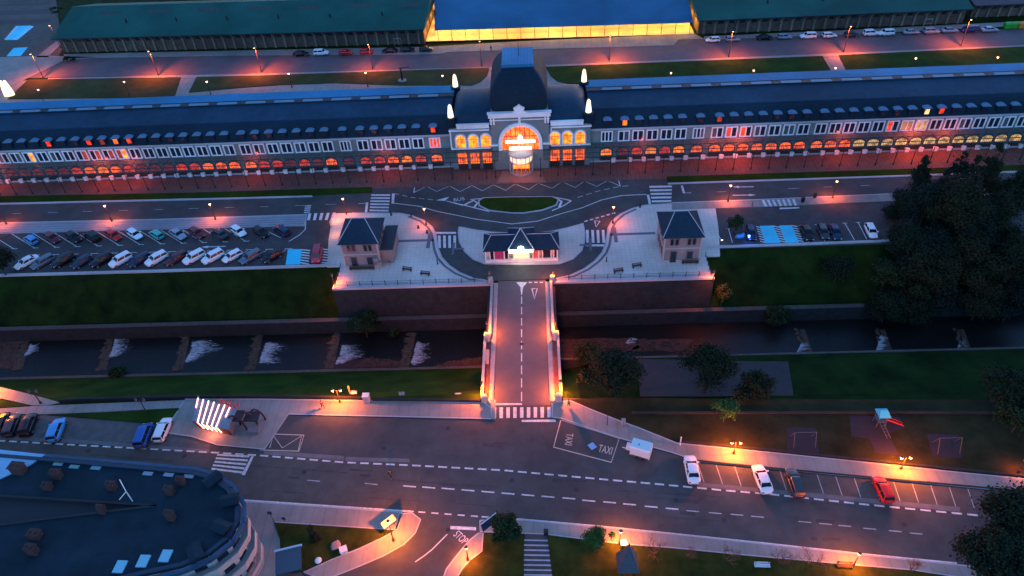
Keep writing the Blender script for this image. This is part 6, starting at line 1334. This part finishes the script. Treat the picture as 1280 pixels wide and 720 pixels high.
# ================================================================= PEOPLE
SK = mat('skin', (.30, .17, .12), .7)
def person(label, p, ang, top, legs, hair=(.02, .015, .01), stride=.28, arm=.25, h=1.72):
    T = thing('person', label, 'person', tuple(p), ang); s = h/1.72
    def skin(name, pts, edges, rad, m):
        me = bpy.data.meshes.new(name); me.from_pydata([tuple(Vector(q)*s) for q in pts], edges, []); me.materials.append(m)
        o = bpy.data.objects.new(name, me); COL.objects.link(o); o.parent = T
        md = o.modifiers.new('skin', 'SKIN'); md.use_smooth_shade = True
        for i, r in enumerate(rad): me.skin_vertices[0].data[i].radius = (r*s, r*s)
        me.skin_vertices[0].data[0].use_root = True
        o.modifiers.new('sub', 'SUBSURF').levels = 1; o.modifiers['sub'].render_levels = 1; return o
    a = stride
    # walking towards +x: pelvis, chest, neck, head, arms with hands, legs with feet
    P = [(0, 0, .95), (0, 0, 1.2), (0, 0, 1.42), (.01, 0, 1.50), (.02, 0, 1.60), (.03, 0, 1.70),
         (0, .18, 1.40), (-.10, .22, 1.14), (.04+arm*.2, .23, .92), (.08+arm*.2, .23, .83), (0, -.18, 1.40), (.10, -.22, 1.14), (.28, -.22, .96), (.35, -.21, .90),
         (0, .09, .90), (a*.6, .10, .50), (a*.8, .10, .09), (a*.8+.16, .10, .04), (0, -.09, .90), (-a*.2, -.10, .50), (-a*1.2, -.10, .13), (-a*1.2+.13, -.10, .04)]
    E_ = [(0, 1), (1, 2), (2, 3), (3, 4), (4, 5), (2, 6), (6, 7), (7, 8), (8, 9), (2, 10), (10, 11), (11, 12), (12, 13), (0, 14), (14, 15), (15, 16), (16, 17), (0, 18), (18, 19), (19, 20), (20, 21)]
    R_ = [.13, .14, .13, .055, .095, .07, .065, .05, .038, .04, .065, .05, .038, .04, .09, .062, .045, .04, .09, .062, .045, .04]
    skin('body', P, E_, R_, SK)
    idx = [0, 1, 2, 6, 7, 8, 10, 11, 12]; mp = {v: i for i, v in enumerate(idx)}
    skin('jacket', [P[i] for i in idx], [(mp[x], mp[y]) for x, y in E_ if x in mp and y in mp], [R_[i]+.022 for i in idx], mat('cloth_%.2f%.2f%.2f' % top, top, .9))
    idx = [0, 14, 15, 16, 18, 19, 20]; mp = {v: i for i, v in enumerate(idx)}
    skin('trousers', [P[i] for i in idx], [(mp[x], mp[y]) for x, y in E_ if x in mp and y in mp], [R_[i]+.018 for i in idx], mat('cloth_%.2f%.2f%.2f' % legs, legs, .9))
    mb = MB(); mb.lathe([(.10, 1.58), (.115, 1.64), (.10, 1.72), (.05, 1.765)], (-.01, 0, 0), 12); mb.v = [v*s for v in mb.v]; mb.build('hair', mat('hair_%.2f' % hair[0], hair, .8), T, smooth=True)
    mb = MB(); mb.tube((.115, 0, 1.615), (.14, 0, 1.60), .018, .012, n=5); mb.v = [v*s for v in mb.v]; mb.build('nose', SK, T)
    return T
person('person in dark red clothes walking on the orange-lit river pavement', G(404, 510, .12), math.radians(-30), (.10, .03, .03), (.05, .02, .02))
person('person in black crossing the wide road alone', G(489, 597, .02), math.radians(-100), (.01, .01, .012), (.012, .012, .015))
person('dark-clothed person standing before the yellow shed', G(614, 64, .1), 1.2, (.02, .02, .02), (.02, .02, .03), stride=.08)
person('person in a blue-grey jacket at the town end of the bridge', G(711, 508, .12), 2.2, (.14, .17, .22), (.03, .03, .04), stride=.15)
